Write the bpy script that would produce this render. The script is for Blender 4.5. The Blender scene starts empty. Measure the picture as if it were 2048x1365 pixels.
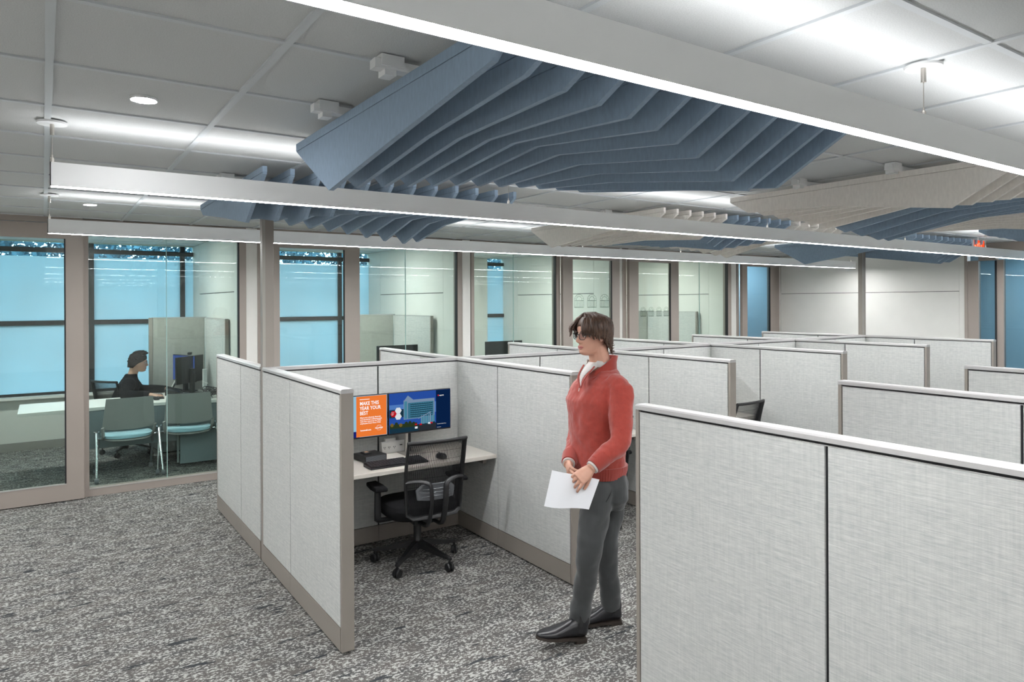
import bpy, bmesh, math, random
from mathutils import Vector, Matrix
random.seed(7)
sc = bpy.context.scene
COL = sc.collection

# ------------------------------------------------------------------ camera
CH, CF, CX, CY, RHO = 1.82, 1388.0, 1024.0, 606.0, 0.0045
TH = math.atan((1024 - 86) / CF)
FWD = Vector((math.sin(TH), math.cos(TH), 0)); RGT = Vector((math.cos(TH), -math.sin(TH), 0)); UP = Vector((0, 0, 1))
cam_d = bpy.data.cameras.new('camera'); cam = bpy.data.objects.new('camera', cam_d); COL.objects.link(cam)
cam_d.sensor_width = 36.0; cam_d.lens = 36.0 * CF / 2048.0
cam_d.shift_y = -(682.5 - CY) / 2048.0
cam_d.clip_start = 0.05; cam_d.clip_end = 200
cr, sr = math.cos(RHO), math.sin(RHO)
cx_ = RGT * cr - UP * sr; cy_ = UP * cr + RGT * sr
cx_, cy_ = RGT * cr - UP * sr, RGT * sr + UP * cr
M = Matrix((cx_, cy_, -FWD)).transposed().to_4x4(); M.translation = Vector((0, 0, CH))
cam.matrix_world = M
sc.camera = cam

# ------------------------------------------------------------------ world, exposure
w = bpy.data.worlds.new('world'); sc.world = w; w.use_nodes = True
wb = w.node_tree.nodes['Background']; wb.inputs[0].default_value = (0.58, 0.84, 1.0, 1); wb.inputs[1].default_value = 4.7
sc.view_settings.view_transform = 'Standard'; sc.view_settings.look = 'None'
sc.view_settings.gamma = 1.0; sc.view_settings.use_curve_mapping = False
sc.view_settings.exposure = 0.43
sc.cycles.max_bounces = 10; sc.cycles.diffuse_bounces = 5; sc.cycles.glossy_bounces = 4
sc.cycles.transparent_max_bounces = 24; sc.cycles.transmission_bounces = 6
sc.cycles.sample_clamp_indirect = 45.0; sc.cycles.caustics_reflective = False; sc.cycles.caustics_refractive = False
DOWN_E, UP_E, ROOM_E = 73.0, 9.3, 33.0

# pixel of the photograph + distance along the view -> point in the room (used only to lay out figures)
def P(px, py, wd):
    u = (px - CX) / CF; v = (CY - py) / CF
    u, v = u + RHO * v, v - RHO * u
    return Vector((0, 0, CH)) + (FWD + RGT * u + UP * v) * wd

# ------------------------------------------------------------------ materials
MATS = {}
def mat(name, col, rough=0.6, metal=0.0, **k):
    if name in MATS: return MATS[name]
    m = bpy.data.materials.new(name); m.use_nodes = True; MATS[name] = m
    nt = m.node_tree; b = nt.nodes['Principled BSDF']
    b.inputs['Base Color'].default_value = (*col, 1); b.inputs['Roughness'].default_value = rough
    b.inputs['Metallic'].default_value = metal
    if 'spec' in k: b.inputs['Specular IOR Level'].default_value = k['spec']
    if 'coat' in k: b.inputs['Coat Weight'].default_value = k['coat']
    if 'sheen' in k: b.inputs['Sheen Weight'].default_value = k['sheen']
    n = k.get('noise')              # (scale, amount, detail[, stretch xyz])
    if n:
        tc = nt.nodes.new('ShaderNodeTexCoord'); mp = nt.nodes.new('ShaderNodeMapping')
        mp.inputs['Scale'].default_value = n[3] if len(n) > 3 else (1, 1, 1)
        no = nt.nodes.new('ShaderNodeTexNoise'); no.inputs['Scale'].default_value = n[0]; no.inputs['Detail'].default_value = n[2]
        mr = nt.nodes.new('ShaderNodeMapRange'); mr.inputs[1].default_value = .3; mr.inputs[2].default_value = .7
        mr.inputs[3].default_value = 1 - n[1]; mr.inputs[4].default_value = 1 + n[1]
        mx = nt.nodes.new('ShaderNodeMix'); mx.data_type = 'RGBA'; mx.blend_type = 'MULTIPLY'; mx.inputs[0].default_value = 1
        mx.inputs[6].default_value = (*col, 1)
        nt.links.new(tc.outputs['Object'], mp.inputs[0]); nt.links.new(mp.outputs[0], no.inputs[0])
        nt.links.new(no.outputs['Fac'], mr.inputs[0]); nt.links.new(mr.outputs[0], mx.inputs[7]); nt.links.new(mx.outputs[2], b.inputs['Base Color'])
        if k.get('bump'):
            bp = nt.nodes.new('ShaderNodeBump'); bp.inputs['Strength'].default_value = k['bump']; bp.inputs['Distance'].default_value = .004
            nt.links.new(no.outputs['Fac'], bp.inputs['Height']); nt.links.new(bp.outputs[0], b.inputs['Normal'])
    return m

def emit(name, col, s):
    if name in MATS: return MATS[name]
    if name.startswith(('scr_', 's_')): s = s * .78
    m = bpy.data.materials.new(name); m.use_nodes = True; MATS[name] = m
    nt = m.node_tree; nt.nodes.clear()
    e = nt.nodes.new('ShaderNodeEmission'); e.inputs[0].default_value = (*col, 1); e.inputs[1].default_value = s
    o = nt.nodes.new('ShaderNodeOutputMaterial'); nt.links.new(e.outputs[0], o.inputs[0]); return m

def glass_mat(name, tint, gloss=1.0, rough=0.0):
    m = bpy.data.materials.new(name); m.use_nodes = True; MATS[name] = m
    nt = m.node_tree; nt.nodes.clear()
    t = nt.nodes.new('ShaderNodeBsdfTransparent'); t.inputs[0].default_value = (*tint, 1)
    g = nt.nodes.new('ShaderNodeBsdfGlossy'); g.inputs['Roughness'].default_value = rough
    ge = nt.nodes.new('ShaderNodeNewGeometry'); dt = nt.nodes.new('ShaderNodeVectorMath'); dt.operation = 'DOT_PRODUCT'
    nt.links.new(ge.outputs['Normal'], dt.inputs[0]); nt.links.new(ge.outputs['Incoming'], dt.inputs[1])
    def mth(op, a, b=None):
        q = nt.nodes.new('ShaderNodeMath'); q.operation = op
        for i, v in enumerate((a, b)):
            if v is None: continue
            if isinstance(v, (int, float)): q.inputs[i].default_value = v
            else: nt.links.new(v, q.inputs[i])
        return q
    sch = mth('ADD', mth('MULTIPLY', mth('POWER', mth('SUBTRACT', 1.0, mth('ABSOLUTE', dt.outputs['Value']).outputs[0]).outputs[0], 5.0).outputs[0], .96).outputs[0], .04)
    f = sch
    mu = nt.nodes.new('ShaderNodeMath'); mu.operation = 'MULTIPLY'; mu.inputs[1].default_value = gloss
    mx = nt.nodes.new('ShaderNodeMixShader'); o = nt.nodes.new('ShaderNodeOutputMaterial')
    nt.links.new(f.outputs[0], mu.inputs[0]); nt.links.new(mu.outputs[0], mx.inputs[0])
    nt.links.new(t.outputs[0], mx.inputs[1]); nt.links.new(g.outputs[0], mx.inputs[2]); nt.links.new(mx.outputs[0], o.inputs[0])
    return m

def shade_mat(name, col):
    m = bpy.data.materials.new(name); m.use_nodes = True; MATS[name] = m
    nt = m.node_tree; nt.nodes.clear()
    t = nt.nodes.new('ShaderNodeBsdfTranslucent'); t.inputs[0].default_value = (*col, 1)
    d = nt.nodes.new('ShaderNodeBsdfDiffuse'); d.inputs[0].default_value = (.62, .64, .64, 1)
    tc = nt.nodes.new('ShaderNodeTexCoord'); no = nt.nodes.new('ShaderNodeTexNoise'); no.inputs['Scale'].default_value = 1.1; no.inputs['Detail'].default_value = 2
    mr = nt.nodes.new('ShaderNodeMapRange'); mr.inputs[1].default_value = .3; mr.inputs[2].default_value = .7; mr.inputs[3].default_value = .86; mr.inputs[4].default_value = 1.0
    mm = nt.nodes.new('ShaderNodeMix'); mm.data_type = 'RGBA'; mm.blend_type = 'MULTIPLY'; mm.inputs[0].default_value = 1; mm.inputs[6].default_value = (*col, 1)
    nt.links.new(tc.outputs['Object'], no.inputs[0]); nt.links.new(no.outputs['Fac'], mr.inputs[0]); nt.links.new(mr.outputs[0], mm.inputs[7]); nt.links.new(mm.outputs[2], t.inputs[0])
    mx = nt.nodes.new('ShaderNodeMixShader'); mx.inputs[0].default_value = .35; o = nt.nodes.new('ShaderNodeOutputMaterial')
    nt.links.new(t.outputs[0], mx.inputs[1]); nt.links.new(d.outputs[0], mx.inputs[2]); nt.links.new(mx.outputs[0], o.inputs[0]); return m

def weave_mat(name, a, b_, scale=1.0, amt=1.0):
    """woven panel cloth: long fine threads both ways"""
    m = bpy.data.materials.new(name); m.use_nodes = True; MATS[name] = m
    nt = m.node_tree; bs = nt.nodes['Principled BSDF']; bs.inputs['Roughness'].default_value = .9; bs.inputs['Specular IOR Level'].default_value = .15
    tc = nt.nodes.new('ShaderNodeTexCoord')
    outs = []
    for st in ((4, 4, 280), (170, 170, 5), (26, 26, 120), (100, 100, 14)):
        mp = nt.nodes.new('ShaderNodeMapping'); mp.inputs['Scale'].default_value = tuple(v * scale for v in st)
        no = nt.nodes.new('ShaderNodeTexNoise'); no.inputs['Scale'].default_value = 1.0; no.inputs['Detail'].default_value = 2.5
        nt.links.new(tc.outputs['Object'], mp.inputs[0]); nt.links.new(mp.outputs[0], no.inputs[0]); outs.append(no.outputs['Fac'])
    def add(x, y):
        q = nt.nodes.new('ShaderNodeMath'); q.operation = 'ADD'; nt.links.new(x, q.inputs[0]); nt.links.new(y, q.inputs[1]); return q.outputs[0]
    def sc_(x, k):
        q = nt.nodes.new('ShaderNodeMath'); q.operation = 'MULTIPLY'; q.inputs[1].default_value = k; nt.links.new(x, q.inputs[0]); return q.outputs[0]
    s = add(add(sc_(outs[0], 1.5), sc_(outs[1], .7)), add(sc_(outs[2], 1.3), sc_(outs[3], .5)))
    mr = nt.nodes.new('ShaderNodeMapRange'); mr.inputs[1].default_value = 1.55; mr.inputs[2].default_value = 2.45
    mx = nt.nodes.new('ShaderNodeMix'); mx.data_type = 'RGBA'; mx.inputs[6].default_value = (*a, 1); mx.inputs[7].default_value = (*b_, 1)
    nt.links.new(s, mr.inputs[0]); nt.links.new(mr.outputs[0], mx.inputs[0]); nt.links.new(mx.outputs[2], bs.inputs['Base Color'])
    bp = nt.nodes.new('ShaderNodeBump'); bp.inputs['Strength'].default_value = .25; bp.inputs['Distance'].default_value = .002
    nt.links.new(s, bp.inputs['Height']); nt.links.new(bp.outputs[0], bs.inputs['Normal'])
    return m

def carpet_mat():
    m = bpy.data.materials.new('carpet'); m.use_nodes = True; MATS['carpet'] = m
    nt = m.node_tree; bs = nt.nodes['Principled BSDF']; bs.inputs['Roughness'].default_value = .97; bs.inputs['Specular IOR Level'].default_value = .05
    L = nt.links; N = nt.nodes
    tc = N.new('ShaderNodeTexCoord')
    def noise(st, detail=3, rough=.6, off=(0, 0, 0)):
        mp = N.new('ShaderNodeMapping'); mp.inputs['Scale'].default_value = st; mp.inputs['Location'].default_value = off
        no = N.new('ShaderNodeTexNoise'); no.inputs['Scale'].default_value = 1; no.inputs['Detail'].default_value = detail; no.inputs['Roughness'].default_value = rough
        L.new(tc.outputs['Object'], mp.inputs[0]); L.new(mp.outputs[0], no.inputs[0]); return no.outputs['Fac']
    def rng(x, a, b, c=0, d=1):
        r = N.new('ShaderNodeMapRange'); r.inputs[1].default_value = a; r.inputs[2].default_value = b; r.inputs[3].default_value = c; r.inputs[4].default_value = d
        L.new(x, r.inputs[0]); return r.outputs[0]
    def op(o, x, y):
        q = N.new('ShaderNodeMath'); q.operation = o
        for i, v in enumerate((x, y)):
            if isinstance(v, (int, float)): q.inputs[i].default_value = v
            else: L.new(v, q.inputs[i])
        return q.outputs[0]
    def mix(f, a, b):
        x = N.new('ShaderNodeMix'); x.data_type = 'RGBA'; L.new(f, x.inputs[0])
        for i, v in ((6, a), (7, b)):
            if isinstance(v, tuple): x.inputs[i].default_value = (*v, 1)
            else: L.new(v, x.inputs[i])
        return x.outputs[2]
    fleck = noise((50, 78, 1), 4, .68); patch = noise((9, 17, 1), 3, .6, (3, 1, 0)); tone = noise((3, 8.0, 1), 2, .5, (9, 4, 0))
    fine = noise((300, 300, 1), 2, .8)
    thr = op('ADD', fleck, op('MULTIPLY', op('SUBTRACT', patch, .5), .30))
    light = rng(thr, .520, .552)
    base = mix(rng(tone, .35, .65), (.054, .055, .056), (.098, .091, .083))
    base = mix(rng(fine, .35, .8), base, (.142, .138, .130))
    c = mix(light, base, (.40, .395, .375))
    dark = op('MULTIPLY', rng(noise((4.0, 16, 1), 3, .65, (20, 3, 0)), .625, .645), rng(fleck, .33, .5, .45, 1))
    c = mix(dark, c, (.040, .044, .048))
    L.new(c, bs.inputs['Base Color'])
    bp = N.new('ShaderNodeBump'); bp.inputs['Strength'].default_value = .5; bp.inputs['Distance'].default_value = .004
    L.new(op('ADD', fleck, op('MULTIPLY', fine, .5)), bp.inputs['Height']); L.new(bp.outputs[0], bs.inputs['Normal'])
    return m

carpet = carpet_mat()
panel_cloth = weave_mat('panel_cloth', (.43, .445, .44), (.575, .58, .56))
tile_m = mat('ceiling_tile', (.615, .63, .63), .95, noise=(240, .07, 2), bump=.25, spec=.1)
grid_m = mat('ceiling_grid', (.60, .63, .65), .5)
ceil_back = mat('plenum_dark', (.1, .1, .1), .9)
taupe = mat('taupe_metal', (.27, .242, .215), .42, noise=(3, .03, 1))
taupe_frame = mat('taupe_frame', (.33, .285, .255), .45, noise=(2, .03, 1))
cap_m = mat('cap_silver', (.40, .395, .39), .38, spec=.6)
black_gap = mat('black_reveal', (.008, .008, .010), .6)
white_wall = mat('white_wall', (.72, .71, .675), .7, noise=(5, .015, 2))
side_wall = mat('office_wall', (.70, .70, .66), .6, noise=(5, .015, 2))
fix_m = mat('fixture_white', (.79, .80, .80), .45)
blue_felt = mat('blue_felt', (.275, .365, .47), .95, noise=(70, .07, 4, (1, 1, .35)), spec=.05, sheen=.15)
beige_felt = mat('beige_felt', (.80, .76, .715), .95, noise=(70, .05, 4, (1, 1, .35)), spec=.05, sheen=.15)
metal = mat('brushed_steel', (.55, .52, .48), .3, .9)
chrome = mat('chrome', (.75, .77, .8), .18, 1.0)
blackp = mat('black_plastic', (.011, .011, .012), .42)
blackf = mat('black_fabric', (.009, .009, .010), .9, spec=.2)
mesh_m = mat('black_mesh', (.010, .010, .011), .8, spec=.2)
greyp = mat('grey_plastic', (.13, .138, .15), .45)
desk_top = mat('desk_laminate', (.60, .565, .51), .35, noise=(20, .02, 2))
white_lam = mat('white_laminate', (.74, .73, .70), .35)
deskgrey = mat('desk_grey', (.30, .33, .33), .5)
winframe = mat('window_frame_dark', (.022, .021, .022), .5)
floor_base = mat('baseboard', (.28, .27, .25), .6)
glass = glass_mat('office_glass', (.87, .94, .92), 1.05)
blueglass = glass_mat('corridor_glass', (.70, .80, .83), 1.0)
extglass = glass_mat('window_glass', (.9, .95, .97), 1.0)
shade = shade_mat('roller_shade', (.70, .84, .90))
blue_wall = mat('blue_wall', (.46, .62, .72), .7)
edge_glass = mat('glass_edge', (.35, .50, .47), .25)
down_e = emit('lamp_down', (.985, .99, 1.0), DOWN_E)
up_e = emit('lamp_up', (.985, .99, 1.0), UP_E)
room_e = emit('room_panel_light', (1.0, .985, .95), ROOM_E)

# ------------------------------------------------------------------ geometry helpers
class MB:
    def __init__(s): s.v, s.f, s.mi = [], [], []
    def quadbox(s, c8, mi=0):
        o = len(s.v); s.v += [tuple(p) for p in c8]
        for f in ((0, 3, 2, 1), (4, 5, 6, 7), (0, 1, 5, 4), (1, 2, 6, 5), (2, 3, 7, 6), (3, 0, 4, 7)):
            s.f.append(tuple(o + i for i in f)); s.mi.append(mi)
        return s
    def box(s, x0, x1, y0, y1, z0, z1, mi=0):
        if x0 > x1: x0, x1 = x1, x0
        if y0 > y1: y0, y1 = y1, y0
        if z0 > z1: z0, z1 = z1, z0
        return s.quadbox([(x0, y0, z0), (x1, y0, z0), (x1, y1, z0), (x0, y1, z0), (x0, y0, z1), (x1, y0, z1), (x1, y1, z1), (x0, y1, z1)], mi)
    def prism(s, poly, a, t, axis='x', mi=0):
        """poly: 2D outline; extruded from a to a+t along axis"""
        n = len(poly); o = len(s.v)
        for q in (a, a + t):
            for (p1, p2) in poly:
                s.v.append({'x': (q, p1, p2), 'y': (p1, q, p2), 'z': (p1, p2, q)}[axis])
        s.f.append(tuple(o + i for i in range(n))[::-1]); s.f.append(tuple(o + n + i for i in range(n))); s.mi += [mi, mi]
        for i in range(n):
            j = (i + 1) % n; s.f.append((o + i, o + j, o + n + j, o + n + i)); s.mi.append(mi)
        return s
    def loft(s, rings, mi=0, caps=True, closed=False):
        """rings: list of lists of points, equal length"""
        o = len(s.v); n = len(rings[0])
        for r in rings: s.v += [tuple(p) for p in r]
        R = len(rings)
        for k in range(R - 1 + (1 if closed else 0)):
            a = o + k * n; b = o + ((k + 1) % R) * n
            for i in range(n):
                j = (i + 1) % n; s.f.append((a + i, a + j, b + j, b + i)); s.mi.append(mi)
        if caps and not closed:
            s.f.append(tuple(o + i for i in range(n))[::-1]); s.f.append(tuple(o + (R - 1) * n + i for i in range(n))); s.mi += [mi, mi]
        return s
    def tube(s, pts, r, n=8, mi=0, smooth_path=0):
        pts = [Vector(p) for p in pts]
        rr = r if isinstance(r, list) else [r] * len(pts)
        if smooth_path: pts, rr = catmull(pts, rr, smooth_path)
        rings = []
        ref = None
        for i, p in enumerate(pts):
            t = (pts[min(i + 1, len(pts) - 1)] - pts[max(i - 1, 0)]).normalized()
            if ref is None: ref = t.orthogonal().normalized()
            u = (ref - t * ref.dot(t)).normalized(); ref = u; v = t.cross(u)
            e = rr[i]; ra, rb = e if isinstance(e, (tuple, list)) else (e, e)
            rings.append([p + u * ra * math.cos(a) + v * rb * math.sin(a) for a in [2 * math.pi * k / n for k in range(n)]])
        return s.loft(rings, mi)
    def lathe(s, prof, c=(0, 0, 0), n=20, axis='z', mi=0):
        rings = []
        for (r, z) in prof:
            ring = []
            for k in range(n):
                a = 2 * math.pi * k / n; q = (r * math.cos(a), r * math.sin(a), z)
                if axis == 'x': q = (q[2], q[0], q[1])
                if axis == 'y': q = (q[1], q[2], q[0])
                ring.append((c[0] + q[0], c[1] + q[1], c[2] + q[2]))
            rings.append(ring)
        return s.loft(rings, mi)
    def xf(s, m):
        s.v = [tuple(m @ Vector(p)) for p in s.v]; return s
    def build(s, name, mats, parent=None, loc=None, smooth=False, bevel=0, fix=True):
        me = bpy.data.meshes.new(name); me.from_pydata(s.v, [], s.f)
        mats = mats if isinstance(mats, (list, tuple)) else [mats]
        for m in mats: me.materials.append(m)
        if len(mats) > 1: me.polygons.foreach_set('material_index', s.mi)
        if fix:
            bm = bmesh.new(); bm.from_mesh(me); bmesh.ops.recalc_face_normals(bm, faces=bm.faces); bm.to_mesh(me); bm.free()
        if smooth:
            me.polygons.foreach_set('use_smooth', [True] * len(me.polygons))
        o = bpy.data.objects.new(name, me); COL.objects.link(o)
        if smooth and smooth != 'all':
            try: me.set_sharp_from_angle(angle=math.radians(40))
            except Exception: pass
        if bevel:
            b = o.modifiers.new('bevel', 'BEVEL'); b.width = bevel; b.segments = 2; b.limit_method = 'ANGLE'; b.harden_normals = False
        if parent: o.parent = parent
        if loc: o.location = loc
        return o

def catmull(pts, rr, sub):
    out, ro = [], []
    n = len(pts)
    def lerp(a, b, t):
        if isinstance(a, (tuple, list)): return tuple(x + (y - x) * t for x, y in zip(a, b))
        return a + (b - a) * t
    for i in range(n - 1):
        p0, p1, p2, p3 = pts[max(i - 1, 0)], pts[i], pts[i + 1], pts[min(i + 2, n - 1)]
        for k in range(sub):
            t = k / sub
            out.append(0.5 * ((2 * p1) + (p2 - p0) * t + (2 * p0 - 5 * p1 + 4 * p2 - p3) * t * t + (3 * p1 - p0 - 3 * p2 + p3) * t ** 3))
            ro.append(lerp(rr[i], rr[i + 1], t * t * (3 - 2 * t)))
    out.append(pts[-1]); ro.append(rr[-1]); return out, ro

def bx(x0, x1, y0, y1, z0, z1): return MB().box(x0, x1, y0, y1, z0, z1)
def tag(o, label=None, cat=None, group=None, kind=None):
    if label: o['label'] = label
    if cat: o['category'] = cat
    if group: o['group'] = group
    if kind: o['kind'] = kind
    return o
def thing(name, label, cat, loc=(0, 0, 0), rz=0.0, group=None):
    o = bpy.data.objects.new(name, None); COL.objects.link(o); o.location = loc; o.rotation_euler = (0, 0, rz)
    o.empty_display_size = .1
    return tag(o, label, cat, group)
def struct(name, mb, m, parent=None, **k):
    o = mb.build(name, m, parent, **k); o['kind'] = 'structure'; return o
def sempty(name, loc=(0, 0, 0)):
    o = bpy.data.objects.new(name, None); COL.objects.link(o); o.location = loc; o['kind'] = 'structure'; return o
def copy_obj(o, parent=None, name=None):
    c = o.copy(); COL.objects.link(c); c.parent = parent
    if name: c.name = name
    return c
def copy_tree(root, loc, rz, label=None, group=None):
    r = root.copy(); COL.objects.link(r); r.location = loc; r.rotation_euler = (0, 0, rz)
    if label: r['label'] = label
    if group: r['group'] = group
    for ch in list(root.children):
        c = ch.copy(); COL.objects.link(c); c.parent = r
        for g in ch.children:
            d = g.copy(); COL.objects.link(d); d.parent = c
    return r

# ------------------------------------------------------------------ room shell
ZC = 2.63
WL, WR, WN, WG, WE = -3.4, 11.03, -7.6, 7.72, 10.63      # left, right, behind camera, office front, outside wall
struct('floor', bx(WL - .1, 16.5, WN - .1, WE + .15, -.08, 0), carpet)

ceil = struct('ceiling', bx(WL - .1, 16.5, WN - .1, WE + .15, ZC + .03, ZC + .1), ceil_back)
GX0, GY0, PX, PY = .02, .965, .613, .605
xs = [GX0 + PX * i for i in range(-6, 20)]; ys = [GY0 + PY * j for j in range(-14, 12)]
tile_mesh = bx(-PX / 2 + .008, PX / 2 - .008, -PY / 2 + .008, PY / 2 - .008, 0, .018)
rest = MB(); first = None; cells = []
for x in xs:
    for y in ys:
        cx, cy = x + PX / 2, y + PY / 2
        if cx - PX / 2 < WL or cx > WR + .1 or cy + PY / 2 > WG + .35 or cy < WN: continue
        if abs(cx - (GX0 + PX * 6.5)) < .1 and abs(cy - (GY0 + PY * 2.5)) < .1: continue   # slatted grille sits here
        d = FWD.x * cx + FWD.y * cy; r = RGT.x * cx + RGT.y * cy
        vis = d > .6 and abs(r / d) < .90
        cells.append(((0 if vis else 1000) + math.hypot(cx, cy), cx, cy))
cells.sort()
for k, (_, cx, cy) in enumerate(cells):
    if k < 296:
        if first is None:
            first = tile_mesh.build('ceiling_tile', tile_m, ceil, loc=(cx, cy, ZC + .004)); t = first
        else:
            t = copy_obj(first, ceil); t.location = (cx, cy, ZC + .004)
    else:
        rest.box(cx - PX / 2 + .008, cx + PX / 2 - .008, cy - PY / 2 + .008, cy + PY / 2 - .008, ZC + .004, ZC + .022)
o = rest.build('ceiling_tile_field', tile_m, ceil); o['kind'] = 'stuff'
for x in xs:
    if WL < x < WR: bx(x - .0125, x + .0125, WN, WG, ZC - .004, ZC + .004).build('grid_rail', grid_m, ceil)
for y in ys:
    if WN < y < WG: bx(WL, WR, y - .0115, y + .0115, ZC - .003, ZC + .004).build('cross_rail', grid_m, ceil)

# outer walls that close the room
struct('wall_left', bx(WL - .1, WL, WN, WE, 0, ZC + .03), white_wall)
struct('wall_near', bx(WL, 16.5, WN - .1, WN, 0, ZC + .03), white_wall)

# far wall: stacked panels with a recessed seam
wr = struct('wall_right', bx(WR + .02, WR + .12, 4.66, WG + .1, 0, ZC + .03), black_gap)
for (a, b) in ((6.195, 7.655), (4.715, 6.19)):
    bx(WR, WR + .02, a, b, 1.962, ZC).build('wall_panel', white_wall, wr, bevel=.002)
    bx(WR, WR + .02, a, b, 0, 1.955).build('wall_panel', white_wall, wr, bevel=.002)
bx(WR - .006, WR + .02, 7.66, 7.72, 0, ZC).build('end_trim', white_wall, wr)
bx(WR - .008, WR + .02, 4.64, 4.71, 0, ZC).build('end_trim', white_wall, wr)
struct('wall_corner', bx(WR, WR + .1, WN, 1.2, 0, ZC + .03), white_wall)
struct('wall_corridor', bx(13.4, 13.5, WN, 7.9, 0, ZC + .03), blue_wall)
struct('wall_corridor_end', bx(WR + .1, 13.5, 7.9, 8.0, 0, ZC + .03), white_wall)
struct('wall_corridor_start', bx(WR + .1, 13.5, .9, 1.0, 0, ZC + .03), white_wall)

# glazed corridor front on the far wall
def frame_boxes(spec, name, parent, m=taupe_frame):
    for b in spec: bx(*b).build(name, m, parent)
d = sempty('door_6')
frame_boxes([(WR - .01, WR + .06, 4.46, 4.60, 0, 2.39), (WR - .01, WR + .06, 4.15, 4.235, 0, 2.39), (WR - .01, WR + .06, 4.235, 4.46, 2.385, 2.50), (WR - .01, WR + .06, 4.235, 4.46, 0, .12)], 'door_stile', d)
bx(WR + .02, WR + .03, 4.235, 4.46, .12, 2.385).build('pane', blueglass, d)
bx(WR - .03, WR - .01, 4.232, 4.25, 0, 2.38).build('seal', black_gap, d)
wn = sempty('window_9')
frame_boxes([(WR - .02, WR + .08, 1.2, 4.64, 2.50, ZC), (WR - .02, WR + .08, 4.60, 4.64, 0, 2.5), (WR, WR + .06, 1.2, 4.15, 0, .1), (WR, WR + .06, 1.2, 1.28, .1, 2.5)], 'frame', wn)
bx(WR + .02, WR + .03, 1.28, 4.15, .1, 2.5).build('pane', blueglass, wn)
# things dimly seen in the corridor: a notice and a door pull
n = bx(0, .012, -.12, .12, 0, .30).build('wall_notice', mat('notice', (.16, .25, .36), .6), loc=(13.385, 4.48, 1.70)); tag(n, 'small dark notice on the corridor wall behind the far right blue glass', 'notice')
n = bx(0, .03, -.05, .05, 0, .75).build('door_pull', mat('pull_grey', (.12, .2, .27), .5), loc=(13.37, 4.50, .95)); tag(n, 'tall dark door pull behind the far right blue glass', 'door handle')

# ------------------------------------------------------------------ office fronts (plane Y = WG)
def glass_front(idx, x0, x1, jt, zb=.075, zt=2.475, gm=None):
    g = sempty('window_%d' % idx)
    frame_boxes([(x0 - .045, x1 + .07, WG - .03, WG + .07, 0, zb), (x0 - .045, x1 + .07, WG - .03, WG + .07, zt, ZC),
                 (x0 - .045, x0, WG - .03, WG + .07, zb, zt), (x1, x1 + .07, WG - .03, WG + .07, zb, zt)], 'frame', g)
    bx(x0, jt - .003, WG + .012, WG + .022, zb, zt).build('pane', gm or glass, g)
    bx(jt + .003, x1, WG + .012, WG + .022, zb, zt).build('pane', gm or glass, g)
    bx(jt - .003, jt + .003, WG + .011, WG + .023, zb, zt).build('butt_joint', edge_glass, g)
    bx(x1 - .012, x1, WG - .032, WG + .02, zb, zt).build('seal', black_gap, g)
    bx(x0, x1, WG - .034, WG - .030, zb - .006, zb).build('sill_bead', cap_m, g)
    return g
def slide_door(idx, x0, x1, sl, sr_, zt=2.43, pull_right=True, gm=None, yo=.05):
    g = sempty('door_%d' % idx); y0, y1 = WG - yo - .05, WG - yo
    frame_boxes([(x0, x0 + sl, y0, y1, .01, 2.57), (x1 - sr_, x1, y0, y1, .01, 2.57)], 'door_stile', g)
    frame_boxes([(x0 + sl, x1 - sr_, y0, y1, zt, 2.57), (x0 + sl, x1 - sr_, y0, y1, .01, .165)], 'door_rail', g)
    bx(x0 + sl, x1 - sr_, y0 + .02, y0 + .03, .165, zt).build('pane', gm or glass, g)
    bx(x1 - sr_ - .012, x1 - sr_, y0 - .002, y0 + .02, .165, zt).build('seal', black_gap, g)
    bx(x0 + sl, x1 - sr_, y0 - .004, y0, .160, .168).build('sill_bead', cap_m, g)
    bx(x0 - .02, x1, y0 - .002, y1 + .03, 2.575, ZC).build('track_cover', taupe_frame, g)
    return g
glass_front(1, .358, 1.72, 1.03)
slide_door(1, -.74, .313, .13, .139)
glass_front(2, 3.035, 4.362, 3.66)
slide_door(2, 1.965, 3.03, .155, .18)
glass_front(3, 4.61, 5.945, 5.25)
slide_door(3, 6.01, 7.075, .175, .15)
glass_front(4, 8.34, 9.61, 8.95)
slide_door(4, 7.27, 8.335, .19, .18)
slide_door(5, 9.90, 10.78, .135, .11, gm=blueglass)
frame_boxes([(10.80, 11.03, WG - .03, WG + .06, 0, ZC)], 'trim_5', None)
bpy.data.objects['trim_5']['kind'] = 'structure'
frame_boxes([(9.68, 9.70, WG - .03, WG + .06, 0, ZC)], 'trim_6', None); bpy.data.objects['trim_6']['kind'] = 'structure'
# white wall pieces and thin taupe jambs between the fronts
for i, (a, b) in enumerate(((-1.6, -.78), (1.79, 1.905), (4.432, 4.555), (7.14, 7.20), (9.70, 9.835))):
    struct('wall_front_%d' % (i + 1), bx(a, b, WG - .022, WG + .06, 0, ZC), white_wall)
for i, (a, b) in enumerate(((1.905, 1.962), (4.432 - .003, 4.434), (7.08, 7.14), (7.20, 7.27), (9.835, 9.90))):
    struct('trim_%d' % (i + 11), bx(a, b, WG - .03, WG + .07, 0, ZC), taupe_frame)
struct('wall_front_left', bx(WL, -1.6, WG - .02, WG + .06, 0, ZC + .03), white_wall)

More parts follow.
